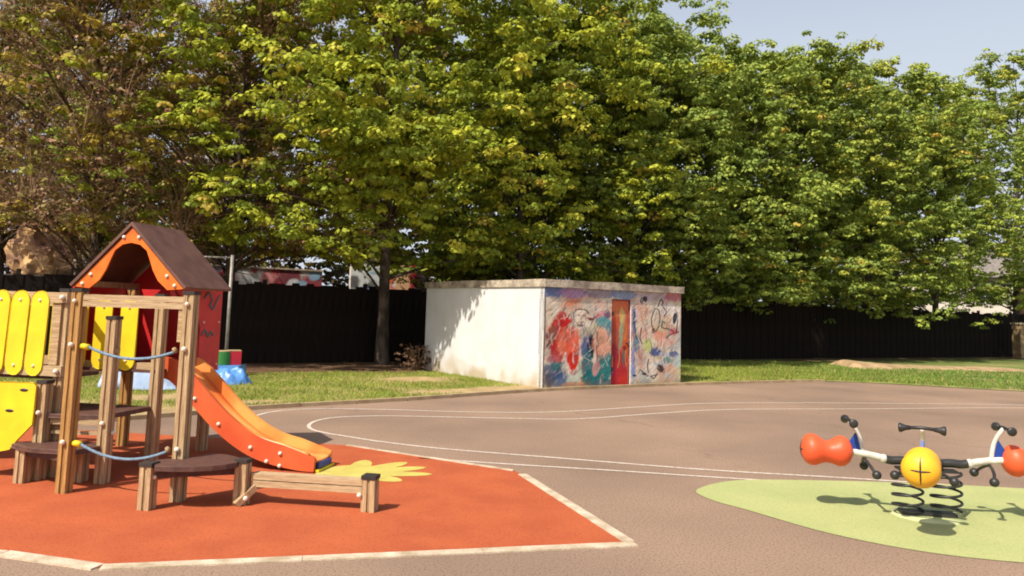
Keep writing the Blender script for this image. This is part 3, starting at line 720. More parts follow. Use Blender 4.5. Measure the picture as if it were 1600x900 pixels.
# brick pillar with mesh gate
gt = empty('mesh_gate', (33.5, 50.0, 0), -0.2)
tag(gt, 'open metal mesh gate beside a pinkish brick pillar beyond the fence', 'gate')
box('pillar', (-1.1, 0, 0), (-0.5, .6, 4.2), M_brick, gt)
for i in range(7): tube('bar', [(-0.4 + i * .45, .3, 0), (-0.4 + i * .45, .3, 3.2)], 0.03, M_grey, gt, 6)
for z in (0.3, 1.3, 2.3, 3.1): tube('cross_bar', [(-0.5, .3, z), (2.4, .3, z)], 0.03, M_grey, gt, 6)
# gate pillar at the right end
sp_ = Gp(1597, 561)
gpil = empty('stone_pillar', (sp_[0], sp_[1], 0), 0.2)
tag(gpil, 'tan stone pillar standing at the right end of the dark fence', 'pillar')
for i in range(7):
    box('stone_block', (-.28 + rnd.uniform(-.02, .02), -.25, i * .24), (.28 + rnd.uniform(-.02, .02), .25, i * .24 + .232), M_sand, gpil, 0.02)
box('cap_stone', (-.33, -.3, 7 * .24), (.33, .3, 7 * .24 + .09), M_edge, gpil, 0.02)

# goal frame in steel, behind the play house
gf = empty('goal_frame', (0, 0, 0))
tag(gf, 'grey steel frame with tall upright and crossbar between play house and fence', 'frame')
px, py = -6.35, 18.0
tube('upright', [(px, py, 0), (px, py, 2.72)], 0.038, M_grey, gf, 12)
tube('upright', [(px - 1.3, py - .15, 0), (px - 1.3, py - .15, 2.72)], 0.038, M_grey, gf, 12)
tube('crossbar', [(px - 1.3, py - .15, 2.66), (px, py, 2.66)], 0.02, M_grey, gf, 10)

# ------------------------------------------------------------------ foam blocks and tarps on the lawn
def heap(name, cx, cy, rx, ry, hh, M, label, cat, seed, rz=0):
    n = 36; a = np.linspace(-1, 1, n); X, Y = np.meshgrid(a, a)
    r = np.sqrt(X * X + Y * Y); Z = np.clip(1 - r ** 2.2, 0, 1) ** 0.6 * hh
    Z = Z * (0.65 + 0.8 * fbm(X * 3 + seed, Y * 3)) + 0.03 * np.sin(X * 9 + Y * 5 + seed) + .16 * hh * (fbm(X * 9 + seed, Y * 7) - .5) * 2 + .02
    R_ = np.clip(r, 1, 9); X2 = X / R_; Y2 = Y / R_
    me = grid_mesh(name, X2 * rx * (1 + .15 * fbm(Y * 3, X * 2 + seed)), Y2 * ry, np.where(r >= 1, 0.0, Z)); me.polygons.foreach_set('use_smooth', [True] * len(me.polygons))
    o = link(name, me, None, M); o.location = (cx, cy, 0.05); o.rotation_euler = (0, 0, rz); tag(o, label, cat); return o
heap('tarpaulin', *Gp(354, 603), 0.44, 0.30, 0.27, M_tarp, 'crumpled bright blue tarpaulin bundle under the foam blocks', 'tarpaulin', 3)
heap('plastic_sheet', *Gp(232, 608), 0.85, 0.6, 0.62, M_tarpp, 'pale blue plastic sheet spread on the grass behind the play structure', 'sheet', 8, .1)
qx, qy = Gp(240, 610)
sh2 = box('foam_mat', (qx - .6, qy, 0.045), (qx + .5, qy + .1, 0.10), M_foamr, None, 0.01); tag(sh2, 'thin red foam mat edge lying in front of the pale blue sheet', 'mat')
q1 = Gp(345, 592); q2 = Gp(361, 592)
fb = empty('foam_block', (q1[0], q1[1] + .12, 0.30)); tag(fb, 'green foam cylinder with tan top standing beside the red block', 'foam block', 'foam blocks')
V, F_ = tube_data([(0, 0, 0), (0, 0, .28)], .17, 20); link('body', mesh('body', V, F_), fb, M_foamg)
V, F_ = tube_data([(0, 0, .283), (0, 0, .30)], .168, 20); link('top_pad', mesh('top_pad', V, F_), fb, M_foamt)
pal_ = box('plinth', (q1[0] - .3, q1[1] - .08, .04), (q2[0] + .2, q1[1] + .4, .295), M_tarp, None, .03); tag(pal_, 'low blue wrapped plinth carrying the green and red foam blocks', 'plinth')
fb2 = empty('foam_block', (q2[0] - .02, q2[1] + .14, 0.30), .5); tag(fb2, 'red foam block with tan top right of the green cylinder', 'foam block', 'foam blocks')
box('body', (-.12, -.12, 0), (.14, .14, .29), M_foamr, fb2, .015); box('top_pad', (-.12, -.12, .293), (.14, .14, .31), M_foamt, fb2, .006)

# ------------------------------------------------------------------ play structure
PA = math.atan2(-0.17, 0.985)
PS = empty('play_structure', (-3.54, 8.1, 0.004), PA)
tag(PS, 'wooden climbing structure with yellow boards, orange gabled play house and slide', 'play structure')
def post(x, y, top, M=M_wood, w=0.094, z0=0.0, cap=True, name='post'):
    h_ = w / 2; g_ = 0.012; d_ = 0.012
    poly = [(-h_, -h_), (-g_, -h_), (-g_, -h_ + d_), (g_, -h_ + d_), (g_, -h_), (h_, -h_), (h_, -g_), (h_ - d_, -g_), (h_ - d_, g_), (h_, g_), (h_, h_),
            (g_, h_), (g_, h_ - d_), (-g_, h_ - d_), (-g_, h_), (-h_, h_), (-h_, g_), (-h_ + d_, g_), (-h_ + d_, -g_), (-h_, -g_)]
    o = link(name, bm_mesh(name, prism_bm(poly, 'z', z0, top), bevel=0.002), PS, M); o.location = (x, y, 0); o.rotation_euler = (0, 0, 0)
    if cap:
        c_ = prism_bm([(-h_ - .006, -h_ - .006), (h_ + .006, -h_ - .006), (h_ + .006, h_ + .006), (-h_ - .006, h_ + .006)], 'z', top, top + 0.03)
        link('cap', bm_mesh('cap', c_, bevel=0.01), o, M_cap)
    return o
bolt_me = bm_mesh('bolt', sphere_bm(Vector((0, 0, 0)), 0.019, 10, 6), True); bolt_me.materials.append(M_bolt)
def bolt(x, y, z, parent=None, s=1.0):
    o = bpy.data.objects.new('bolt', bolt_me); COL.objects.link(o); o.parent = parent or PS; o.location = (x, y, z); o.scale = (s, s, s); return o
def plank(name, a, b, w, t, M, up=Vector((0, 0, 1)), parent=None, bevel=0.006):
    a, b = Vector(a), Vector(b); d = b - a; L = d.length; d.normalize(); s = d.cross(up).normalized(); u_ = s.cross(d).normalized()
    bm = box_bm((0, -t / 2, -w / 2), (L, t / 2, w / 2)); me = bm_mesh(name, bm, bevel=bevel)
    o = link(name, me, parent or PS, M)
    Mx = Matrix((d, -s, u_)).transposed().to_4x4(); Mx.translation = a; o.matrix_local = Mx
    return o
TOP = 1.70
P1 = post(0, -1.2, TOP, M_wood2); P2 = post(1.06, -1.2, TOP)
P3 = post(0.06, -0.80, 1.46); P4 = post(-0.52, -0.70, TOP); P5 = post(-0.56, -0.84, 0.86, M_wood)
T1 = post(0, 0, 1.68); T2 = post(0, 0.92, 1.76); T3 = post(-0.98, 0.92, 1.76, M_wood2); T4 = post(-0.98, 0.0, 1.68)
# front double rail P1-P2
for z in (1.655, 1.60):
    plank('rail', (0.056, -1.2, z), (1.004, -1.2, z), 0.05, 0.06, M_woodh)
# ropes between P1 and P2
for z0, sag in ((1.235, .085), (0.415, .10)):
    pts = []
    for i in range(17):
        t = i / 16; pts.append((0.11 + t * 0.84, -1.2, z0 - sag * 4 * t * (1 - t) - 0.015 * t))
    tube('rope', pts, 0.0125, M_rope, PS, 8)
    for x in (0.082, 0.978):
        tube('rope_ferrule', [(x - .03, -1.2, z0), (x + .045 * (1 if x < .5 else -1), -1.2, z0 - .01)], 0.026, M_yel if x < .5 else M_wood, PS, 10)
    bolt(0, -1.262, z0 + .01, s=1.2); bolt(1.06, -1.262, z0 + .01, s=1.2)
bolt(0, -1.262, 1.62); bolt(1.06, -1.262, 1.62)
# short brackets under the rail
plank('bracket', (0.985, -1.2, 1.30), (0.985, -1.2, 1.572), 0.05, 0.035, M_wood, up=Vector((1, 0, 0)))
def board_shape(name, x, y, z0, z1, w, M, rot=0.0, t=0.022, lean=0.0, parent=None):
    """vertical board with rounded ends facing -y, centre x"""
    r = w / 2; pts = []
    for k in range(9): a = math.pi * k / 8; pts.append((r * math.cos(a), z1 - r + r * math.sin(a)))
    for k in range(9): a = math.pi + math.pi * k / 8; pts.append((r * math.cos(a), z0 + r + r * math.sin(a)))
    bm = prism_bm([(px_, pz - (z0 + z1) / 2) for px_, pz in pts], 'y', -t / 2, t / 2)
    o = link(name, bm_mesh(name, bm, bevel=0.004), parent or PS, M); o.location = (x, y, (z0 + z1) / 2); o.rotation_euler = (0, lean, rot)
    for zz_ in (z0 + r, z1 - r):
        b_ = bolt(0, -t / 2, zz_ - (z0 + z1) / 2, o, .8)
    return o
# left barrier: two rails running out of the picture, yellow boards on them
for z in (1.645, 0.965):
    plank('rail', (-2.6, -0.70, z), (-0.46, -0.76, z), 0.095, 0.045, M_woodh, parent=PS)
    bolt(-0.50, -0.80, z, s=1.3)
for i in range(8):
    board_shape('yellow_board', -0.745 - i * 0.208, -0.775, 0.915, 1.705, 0.182, M_yel, lean=0.02)
plank('board', (-0.575, -0.745, 1.02), (-0.575, -0.745, 1.595), 0.085, 0.03, M_wood, up=Vector((1, 0, 0)))
post(-2.6, -0.66, TOP)
for yy in (0.0,):   # barrier along the far side of the left bridge
    for z in (1.60, 1.0): plank('rail', (-2.6, yy, z), (-1.03, yy, z), 0.09, 0.04, M_woodh)
    for i in range(6): board_shape('yellow_board', -1.14 - i * 0.25, yy - .035, 0.95, 1.64, 0.15, M_yel)
# side barrier P4 -> T4
e = Vector((-0.98, 0.0, 0)) - Vector((-0.52, -0.70, 0)); ang = math.atan2(e.y, e.x)
for z in (1.62, 1.0): plank('rail', (-0.55, -0.65, z), (-0.95, -0.05, z), 0.08, 0.04, M_woodh)
for s in (0.2, 0.5, 0.8):
    board_shape('yellow_board', -0.52 + e.x * s + .03, -0.70 + e.y * s + 0.0, 0.96, 1.66, 0.13, M_yel, rot=ang + math.pi)
# barrier across the front of the house platform T4-T1
for z in (1.60, 0.975): plank('rail', (-0.93, -0.0, z), (-0.053, -0.0, z), 0.075, 0.045, M_woodh)
for x in (-0.62, -0.33):
    board_shape('yellow_board', x, -0.038, 0.93, 1.655, 0.19, M_yel)
board_shape('yellow_board', -0.86, -0.038, 0.93, 1.655, 0.12, M_yel)
# mid level deck and low triangular deck
def slab(name, poly, z0, z1, M, parent=None, bevel=0.008):
    return link(name, bm_mesh(name, prism_bm(poly, 'z', z0, z1), bevel=bevel), parent or PS, M)
md_ = slab('middle_deck', [(-0.50, -0.85), (0.0, -0.75), (0.0, -0.06), (-0.92, -0.06), (-0.56, -0.64)], 0.555, 0.59, M_deck)
plank('deck_beam', (-0.50, -0.80, 0.52), (0.0, -0.74, 0.52), 0.05, 0.04, M_woodh); plank('deck_beam', (-0.50, -0.78, 0.42), (0.02, -0.73, 0.42), 0.03, 0.03, M_woodh)
bolt(0.06, -0.858, 0.53, s=1.2); bolt(-0.56, -0.898, 0.6, s=1.2); bolt(0.12, -0.78, .44, s=1.2)
slab('low_deck', [(-0.72, -1.0), (-0.42, -1.12), (0.02, -1.13), (0.06, -0.86), (-0.1, -0.70), (-0.45, -0.72), (-0.70, -0.86)], 0.30, 0.335, M_deck)
post(-0.60, -0.98, 0.295, M_wood, cap=False); post(-0.16, -0.80, 0.295, M_wood, cap=False)
plank('deck_beam', (-0.55, -0.99, 0.265), (-0.03, -1.12, 0.265), 0.06, 0.035, M_deck)
plank('brace', (-0.2, -0.95, 0.42), (-0.26, -0.9, 0.62), 0.07, 0.05, M_wood, up=Vector((1, 0, 0)))
# left climbing panel with finger holes
pts = [(-0.64, 0.87), (-0.60, 0.865), (-0.585, 0.84), (-0.585, 0.5), (-0.72, 0.36), (-0.80, 0.27), (-0.92, 0.24), (-1.12, 0.22), (-1.3, 0.28), (-1.36, 0.62), (-1.28, 0.80), (-1.2, 0.86)]
cp = prism_bm([(x, z) for x, z in pts], 'y', -0.93, -0.905)
cpo = link('climbing_panel', bm_mesh('climbing_panel', cp, bevel=0.005), PS, M_yel)
for (x, z) in ((-0.83, 0.61), (-0.98, 0.40), (-0.70, 0.80)):
    h_ = sphere_bm(Vector((x, -0.931, z)), 0.045, 14, 8, scale=(1, .12, .32)); link('finger_hole', bm_mesh('finger_hole', h_, True), cpo, M_blk)
plank('deck_board', (-2.6, -0.4, 0.90), (-0.58, -0.4, 0.90), 0.6, 0.035, M_deck, up=Vector((0, 1, 0)))
# house platform
slab('house_deck', [(-1.0, -0.04), (0.0, -0.04), (0.0, 0.96), (-1.0, 0.96)], 0.915, 0.945, M_deck)
for a, b in (((-0.93, 0.92), (-0.06, 0.92)),): plank('deck_beam', (a[0], a[1], 0.87), (b[0], b[1], 0.87), 0.07, 0.05, M_woodh)
# red house panels: right side with slide opening, back, left
def panel(name, pts, axis, a, b, M): return link(name, bm_mesh(name, prism_bm(pts, axis, a, b), bevel=0.003), PS, M)
rp = panel('side_panel', [(0.60, 0.88), (1.02, 0.88), (1.02, 1.80), (0.04, 1.80), (0.04, 1.56), (0.10, 1.56), (0.22, 1.60), (0.42, 1.59), (0.54, 1.50), (0.60, 1.36)], 'x', 0.056, 0.078, M_red)
for yy, zz_ in ((0.66, 0.95), (0.97, 0.95), (0.66, 1.42), (0.97, 1.42)): bolt(0.08, yy, zz_, rp, .7)
panel('back_panel', [(-0.95, 0.88), (-0.03, 0.88), (-0.03, 1.78), (-0.95, 1.78)], 'y', 0.975, 0.995, M_red)
panel('side_panel', [(0.03, 0.88), (0.92, 0.88), (0.92, 1.78), (0.03, 1.78)], 'x', -1.06, -1.04, M_red)
# teal and dark graffiti marks on red side panel
M_teal = mat('teal_marker', (0.06, 0.16, 0.17), rough=0.6)
for pts_ in ([(0.64, 1.68), (0.72, 1.74), (0.80, 1.66), (0.74, 1.60)], [(0.76, 1.62), (0.82, 1.56), (0.9, 1.66), (0.96, 1.72)], [(0.63, 1.28), (0.70, 1.33), (0.76, 1.26), (0.82, 1.31), (0.86, 1.27)]):
    tube('paint_mark', [(0.079, float(q[0]), float(q[1])) for q in catmull(pts_, 5)], 0.012, M_teal, rp, 6)
# roof
RC, RY0, RY1, RZ, RE, RHW = -0.345, -0.10, 0.80, 2.40, 1.765, 0.635
def roof_side(s):
    th = 0.03
    a = Vector((RC, 0, RZ)); b = Vector((RC + s * RHW, 0, RE)); d = (b - a).normalized(); nrm = Vector((s * -d.z, 0, abs(d.x))) if s > 0 else Vector((d.z, 0, abs(d.x)))
    nrm = Vector((-d.z * s, 0, d.x * s)) * s; nrm = Vector((s * abs(d.z), 0, abs(d.x)))
    poly = [(a.x, a.z), (b.x, b.z), (b.x + nrm.x * th, b.z + nrm.z * th), (a.x + (0 if s > 0 else 0), a.z + th * 1.35)]
    return link('roof_panel', bm_mesh('roof_panel', prism_bm(poly, 'y', RY0, RY1), bevel=0.003), PS, M_roof)
roof_side(1); roof_side(-1)
def gable(y0, y1, M):
    out = [(RC - RHW + .02, RE), (RC, RZ - 0.022), (RC + RHW - .02, RE)]
    inner = [(.44, -.015), (.33, .075), (.265, .18), (.22, .29), (.18, .38), (.10, .44), (0, .46), (-.10, .44), (-.18, .38), (-.22, .29), (-.265, .18), (-.33, .075), (-.44, -.015)]
    bm = bmesh.new()
    # quads between outer edge and inner curve
    inn = [(RC + x, RE - 0.0 + z) for x, z in inner]
    o_r = [(RC + (RHW - .02) * (1 - i / 6), RE + (RZ - .022 - RE) * i / 6) for i in range(7)]
    o_l = [(RC - (RHW - .02) * (i / 6), RZ - .022 - (RZ - .022 - RE) * i / 6) for i in range(7)]
    outer = o_r + o_l[1:]
    fa = [bm.verts.new((x, y0, z)) for x, z in outer]; fb_ = [bm.verts.new((x, y0, z)) for x, z in inn]
    ba = [bm.verts.new((x, y1, z)) for x, z in outer]; bb = [bm.verts.new((x, y1, z)) for x, z in inn]
    for i in range(12):
        bm.faces.new((fa[i], fa[i + 1], fb_[i + 1], fb_[i])); bm.faces.new((ba[i], bb[i], bb[i + 1], ba[i + 1]))
        bm.faces.new((fb_[i], fb_[i + 1], bb[i + 1], bb[i])); bm.faces.new((fa[i], ba[i], ba[i + 1], fa[i + 1]))
    bm.faces.new((fa[0], fb_[0], bb[0], ba[0])); bm.faces.new((fa[12], ba[12], bb[12], fb_[12]))
    g_ = link('gable_board', bm_mesh('gable_board', bm), PS, M)
    return g_
gb = gable(RY0 + .02, RY0 + .042, M_org)
for x, z in ((-.52, .03), (-.43, .125), (-.085, .515), (.085, .515), (.43, .125), (.52, .03)): bolt(RC + x, RY0 + .018, RE + z, gb, 1.1)
# back gable solid red
panel('back_gable', [(RC - RHW + .03, RE - .0), (RC + RHW - .03, RE), (RC, RZ - .03)], 'y', RY1 - .045, RY1 - .02, M_red)
for s in (-1, 1): plank('wall_plate', (RC + s * .47, RY0 + .05, RE + .03), (RC + s * .47, RY1 - .05, RE + .03), .06, .04, M_wood)
# slide: centreline from the opening of the side panel, along +x
sl_pts = [(-0.06, 0.955), (0.09, 0.915), (0.27, 0.77), (0.45, 0.60), (0.64, 0.435), (0.84, 0.30), (1.04, 0.205), (1.25, 0.15), (1.5, 0.115), (1.66, 0.105)]
SC = catmull(sl_pts, 4); SY0, SY1 = 0.20, 0.56
M_slide = mat('slide_orange', (0.62, 0.125, 0.04), (0.56, 0.085, 0.03), scale=3, rough=0.35, spec=0.5, bump=0.05, bscale=40)
M_chute = mat('slide_yellow', (0.80, 0.36, 0.10), (0.74, 0.20, 0.045), scale=2.2, rough=0.33, spec=0.5, lo=0.4, hi=0.62)
slide = empty('slide'); slide.parent = PS
V = []; F_ = []
for q in SC:
    for (y, dz) in ((SY0, .0), (SY0 + .06, -.02), ((SY0 + SY1) / 2, -.028), (SY1 - .06, -.02), (SY1, .0)): V.append((q[0], y, q[1] + dz))
for i in range(len(SC) - 1):
    for k in range(4): a = i * 5 + k; F_.append((a, a + 1, a + 6, a + 5))
o = link('chute', mesh('chute', V, F_, True), slide, M_chute); md2 = o.modifiers.new('s', 'SOLIDIFY'); md2.thickness = 0.02; md2.offset = -1
def slide_side(y0, y1):
    bm = bmesh.new(); rows = []
    for i, q in enumerate(SC):
        t = i / (len(SC) - 1)
        d = SC[min(i + 1, len(SC) - 1)] - SC[max(i - 1, 0)]; d = d / np.linalg.norm(d); nrm = np.array([-d[1], d[0]])
        up_ = 0.115 * (1 if t < .8 else max(0.25, 1 - (t - .8) * 3.4)); dn_ = 0.10 if t < .6 else min(0.10, 0.10)
        tp = q + nrm * up_; bt = q - nrm * dn_; 
        if bt[1] < 0.012: bt = np.array([bt[0], 0.012])
        rows.append([bm.verts.new((tp[0], y0, tp[1])), bm.verts.new((tp[0], y1, tp[1])), bm.verts.new((bt[0], y1, bt[1])), bm.verts.new((bt[0], y0, bt[1]))])
    for i in range(len(rows) - 1):
        for k in range(4): bm.faces.new((rows[i][k], rows[i][(k + 1) % 4], rows[i + 1][(k + 1) % 4], rows[i + 1][k]))
    bm.faces.new(rows[0]); bm.faces.new(rows[-1][::-1])
    return link('slide_side', bm_mesh('slide_side', bm, bevel=0.006), slide, M_slide)
ns = slide_side(SY0 - .045, SY0 - .002); fs = slide_side(SY1 + .002, SY1 + .045)
fs.data.materials.clear(); fs.data.materials.append(M_chute)
for x, z in ((0.62, 0.42), (0.98, 0.21), (1.16, 0.085), (1.30, .17), (1.3, 0.05), (0.34, 0.66)): bolt(x, SY0 - .05, z, ns, 1.1)
tube('slide_rim', [(q[0] - .0, SY0 - .023, q[1] + .11 * (1 if i / len(SC) < .78 else max(.25, 1 - (i / len(SC) - .78) * 3.4))) for i, q in enumerate(SC)][6:-2], 0.022, M_chute, slide, 8)
panel2 = box('slide_end', (1.665, SY0 + .02, 0.035), (1.685, SY1 - .02, 0.085), M_blue, slide, 0.004)
box('slide_end_strip', (1.66, SY0 - .02, 0.008), (1.70, SY1 + .02, 0.028), M_yel, slide, 0.004)
# step platform (stool) at P2 and balance beam
FLx, FLy = 0.98, -1.50; FRx, FRy = 1.60, -1.15
post(FLx, FLy, 0.335, M_wood, w=.10); post(FRx, FRy, 0.335, M_wood, w=.10)
arc = [(FLx - .02, FLy + .07)] + [(1.05 + .48 * math.cos(a) * 1.15, -1.16 + .40 * math.sin(a)) for a in [math.radians(x) for x in (-88, -72, -56, -40, -26, -12)]] + [(FRx - .03, FRy + .06), (1.40, -0.98), (1.2, -0.92), (1.14, -1.12), (1.125, -1.26), (0.99, -1.27), (0.93, -1.36)]
slab('step_deck', [(float(a), float(b)) for a, b in arc], 0.315, 0.352, M_deck, bevel=0.006)
plank('deck_beam', (FLx + .05, FLy + .03, .275), (FRx - .05, FRy, .275), .075, .03, M_deck)
plank('deck_beam', (1.10, -1.16, .275), (FRx - .05, FRy + .02, .275), .07, .04, M_deck)
bolt(FLx + .052, FLy, .25)
for dz in (0.0, -0.058):
    plank('balance_beam', (1.67, -1.09, 0.225 + dz), (2.61, -1.06, 0.225 + dz), 0.05, 0.095, M_woodh)
post(2.67, -1.06, 0.255, M_wood, w=.11)
plank('foot_brace', (1.60, -1.24, 0.012), (1.70, -1.12, 0.14), 0.05, 0.05, M_wood); bolt(1.66, -1.2, 0.06, s=1.2); bolt(2.60, -1.12, .13, s=1.1)
# yellow post-shaped pieces inside, ladder rungs
plank('rung', (0.12, -0.80, 1.18), (-0.0, -0.70, 1.18), .04, .04, M_wood)

# ------------------------------------------------------------------ spring rocker
SR = empty('spring_rocker', (3.635, 6.99, 0.0045), math.atan2(-0.15, 0.72) * 0.9)
tag(SR, 'three seat spring rocker with orange and yellow saddles on green rubber surface', 'spring rocker')
SX_ = 0.70
def bez(P, n=10): return [tuple(q) for q in catmull(P, n)]
M_seatR = mat('orange_red_shell', (0.74, 0.105, 0.035), (0.68, 0.075, 0.028), scale=2.5, rough=0.45, spec=0.35)
M_seatY = mat('yellow_orange_shell', (0.82, 0.44, 0.025), (0.80, 0.27, 0.02), scale=2.5, rough=0.45, spec=0.35)
def rocker_arm(rot, Ms, dz=0.0, xs=0.86):
    """arm along +x local; returns part-level objects parented to SR, baked rotation"""
    Rm = Matrix.Rotation(rot, 4, 'Z')
    def put(o): o.matrix_local = Matrix.Translation((0, 0, dz)) @ Rm @ o.matrix_local; return o
    put(tube('arm', bez([(0.10, 0, 0.455), (0.20, 0, 0.462), (0.28, 0, 0.457), (0.335, 0, 0.467)]), 0.036, M_blk, SR, 12))
    a2 = put(tube('arm', bez([(0.33, 0, 0.465), (0.43, 0, 0.488), (0.54, 0, 0.505), (0.64, 0, 0.515)]), 0.031, M_wht, SR, 12))
    ball('arm_joint', (0.345, 0, 0.468), 0.040, M_wht, a2)
    # peanut shaped seat
    prof = [(0.0, 0.001), (0.012, .055), (0.04, .098), (0.085, .128), (0.14, .134), (0.19, .118), (0.23, .109), (0.27, .108), (0.31, .117), (0.36, .135), (0.41, .139), (0.455, .122), (0.485, .088), (0.503, .045), (0.508, .001)]
    V = []; F_ = []; n = 28
    for (x, r) in prof:
        sad = math.exp(-((x - .25) / .085) ** 2) * .028
        for k in range(n):
            a = 2 * math.pi * k / n; cz = math.sin(a)
            V.append((0.595 + x * xs, r * math.cos(a) * 1.0, 0.515 + r * cz * (1.0) - (sad if cz > 0 else 0) * max(cz, 0)))
    for i in range(len(prof) - 1):
        for k in range(n): F_.append((i * n + k, i * n + (k + 1) % n, (i + 1) * n + (k + 1) % n, (i + 1) * n + k))
    seat = put(link('seat', mesh('seat', V, F_, True), SR, Ms))
    # dark seam cross on the end + end trim
    for ax in (0, 1):
        pts_ = []
        for k in range(13):
            t = -1 + 2 * k / 12; rr_ = .088 * t
            xx = 0.595 + 0.508 * xs - 0.036 * abs(t) ** 2.2 + 0.0005
            pts_.append((xx, rr_ if ax == 0 else 0, 0.515 + (rr_ * 1.1 if ax else 0)))
        tube('end_seam', pts_, 0.0065, M_blk, seat, 6)
    # foot rest: curved bar with knobs
    fr2 = put(tube('foot_rest', bez([(0.46, -0.20, 0.37), (0.485, -0.13, 0.42), (0.50, 0, 0.46), (0.485, 0.13, 0.42), (0.46, 0.20, 0.37)], 6), 0.013, M_blk, SR, 8))
    for s in (-1, 1): ball('foot_knob', (0.455, s * .215, 0.362), 0.038, M_blk, fr2)
    # handle: curved white stem, blue fin, T bar and conical grips
    st = bez([(0.515, 0, 0.50), (0.53, 0, 0.60), (0.56, 0, 0.69), (0.62, 0, 0.775)], 6)
    stem = put(tube('handle_stem', st, 0.019, M_wht, SR, 10))
    fin = prism_bm([(0.527, 0.52), (0.54, 0.61), (0.57, 0.68), (0.62, 0.60), (0.65, 0.55), (0.63, 0.50), (0.58, 0.50)], 'y', -0.011, 0.011)
    put(link('fin', bm_mesh('fin', fin, bevel=0.003), SR, M_blue))
    bar = put(tube('handlebar', [(0.622, -0.13, 0.775), (0.622, 0, 0.785), (0.622, 0.13, 0.775)], 0.014, M_blk, SR, 8))
    for s in (-1, 1):
        tube('grip', [(0.622, s * .085, .778), (0.622, s * .12, .776), (0.622, s * .15, .774), (0.622, s * .166, .773), (0.622, s * .172, .773)], [.017, .022, .036, .038, .020], M_blk, bar, 12)
rocker_arm(math.pi, M_seatR, -0.015); rocker_arm(0, M_seatR, -0.015); rocker_arm(math.radians(-109), M_seatY, 0.02, 0.95)
tube('hub', [(0, 0, .39), (0, 0, .40), (0, 0, .475), (0, 0, .485)], [.10, .13, .13, .10], M_blk, SR, 20)
box('hub_plate', (-.24, -.07, .372), (.24, .07, .388), M_blk, SR, .004)
def spring(x, y):
    pts = []; turns = 4.0; n = 90; r = .12
    for i in range(n + 1):
        t = i / n; a = 2 * math.pi * turns * t; pts.append((x + r * math.cos(a), y + r * math.sin(a), .04 + t * .325))
    tube('spring', pts, 0.0115, M_blk, SR, 7)
spring(-.16, -.02); spring(.16, .02)
box('base_plate', (-.22, -.07, 0.006), (.22, .07, .03), M_blk, SR, .004)
M_pale = mat('pale_concrete_patch', (0.52, 0.54, 0.30), (0.37, 0.41, 0.16), scale=6, rough=.9)
tube('footing', [(0, 0, -.02), (0, 0, 0.003)], .30, M_pale, SR, 32)

# ------------------------------------------------------------------ trees
LEAF = np.array([[0, -.5, 0], [.42, -.28, .03], [.5, .12, .0], [.22, .42, .03], [0, .62, -.04], [-.26, .4, .03], [-.5, .1, 0], [-.38, -.3, .03]])
LEAF4 = np.array([[0, -.5, 0], [.48, -.02, .05], [0, .6, -.05], [-.48, -.02, .05]])
def make_leaves(C, n_per, rc, ls, colr, r, shape=LEAF4, flat=0.6):
    """C clump centres (n,3); returns V,c. leaves on a drooping dome over each centre"""
    n = len(C); N = n * n_per
    a = r.uniform(0, 2 * math.pi, N); el = np.arccos(r.uniform(-0.05, 1, N))
    dirv = np.stack([np.cos(a) * np.sin(el), np.sin(a) * np.sin(el), np.cos(el)], -1)
    rad = np.repeat(rc, n_per)[:, None] * r.uniform(.55, 1.05, N)[:, None]
    pos = np.repeat(C, n_per, 0) + dirv * rad * np.array([1, 1, flat])
    # leaf frame: normal near dirv/up
    nrm = dirv * 0.8 + np.array([0, 0, .4]) + r.normal(0, .22, (N, 3)); nrm /= np.linalg.norm(nrm, axis=1)[:, None]
    out = dirv * np.array([1, 1, 0]) + np.array([0, 0, -.35]) + r.normal(0, .35, (N, 3))
    out -= nrm * (out * nrm).sum(1)[:, None]; out /= np.linalg.norm(out, axis=1)[:, None]
    side = np.cross(out, nrm)
    s = ls * r.uniform(.65, 1.3, N)
    L = shape
    V = pos[:, None, :] + s[:, None, None] * (L[None, :, 0:1] * side[:, None] + L[None, :, 1:2] * out[:, None] + L[None, :, 2:3] * nrm[:, None])
    c = np.repeat(colr, n_per, 0) * r.uniform(.85, 1.45, N)[:, None]
    return V, c
GREENS = {'yel': [(0.30, 0.34, 0.035), (0.22, 0.27, 0.035), (0.38, 0.40, 0.04), (0.26, 0.31, 0.035), (0.43, 0.40, 0.05)],
          'mid': [(0.20, 0.27, 0.055), (0.25, 0.31, 0.055), (0.31, 0.36, 0.065), (0.18, 0.24, 0.05), (0.36, 0.37, 0.06)],
          'olive': [(0.20, 0.18, 0.05), (0.34, 0.33, 0.045), (0.14, 0.13, 0.04), (0.30, 0.28, 0.05), (0.27, 0.18, 0.07)]}
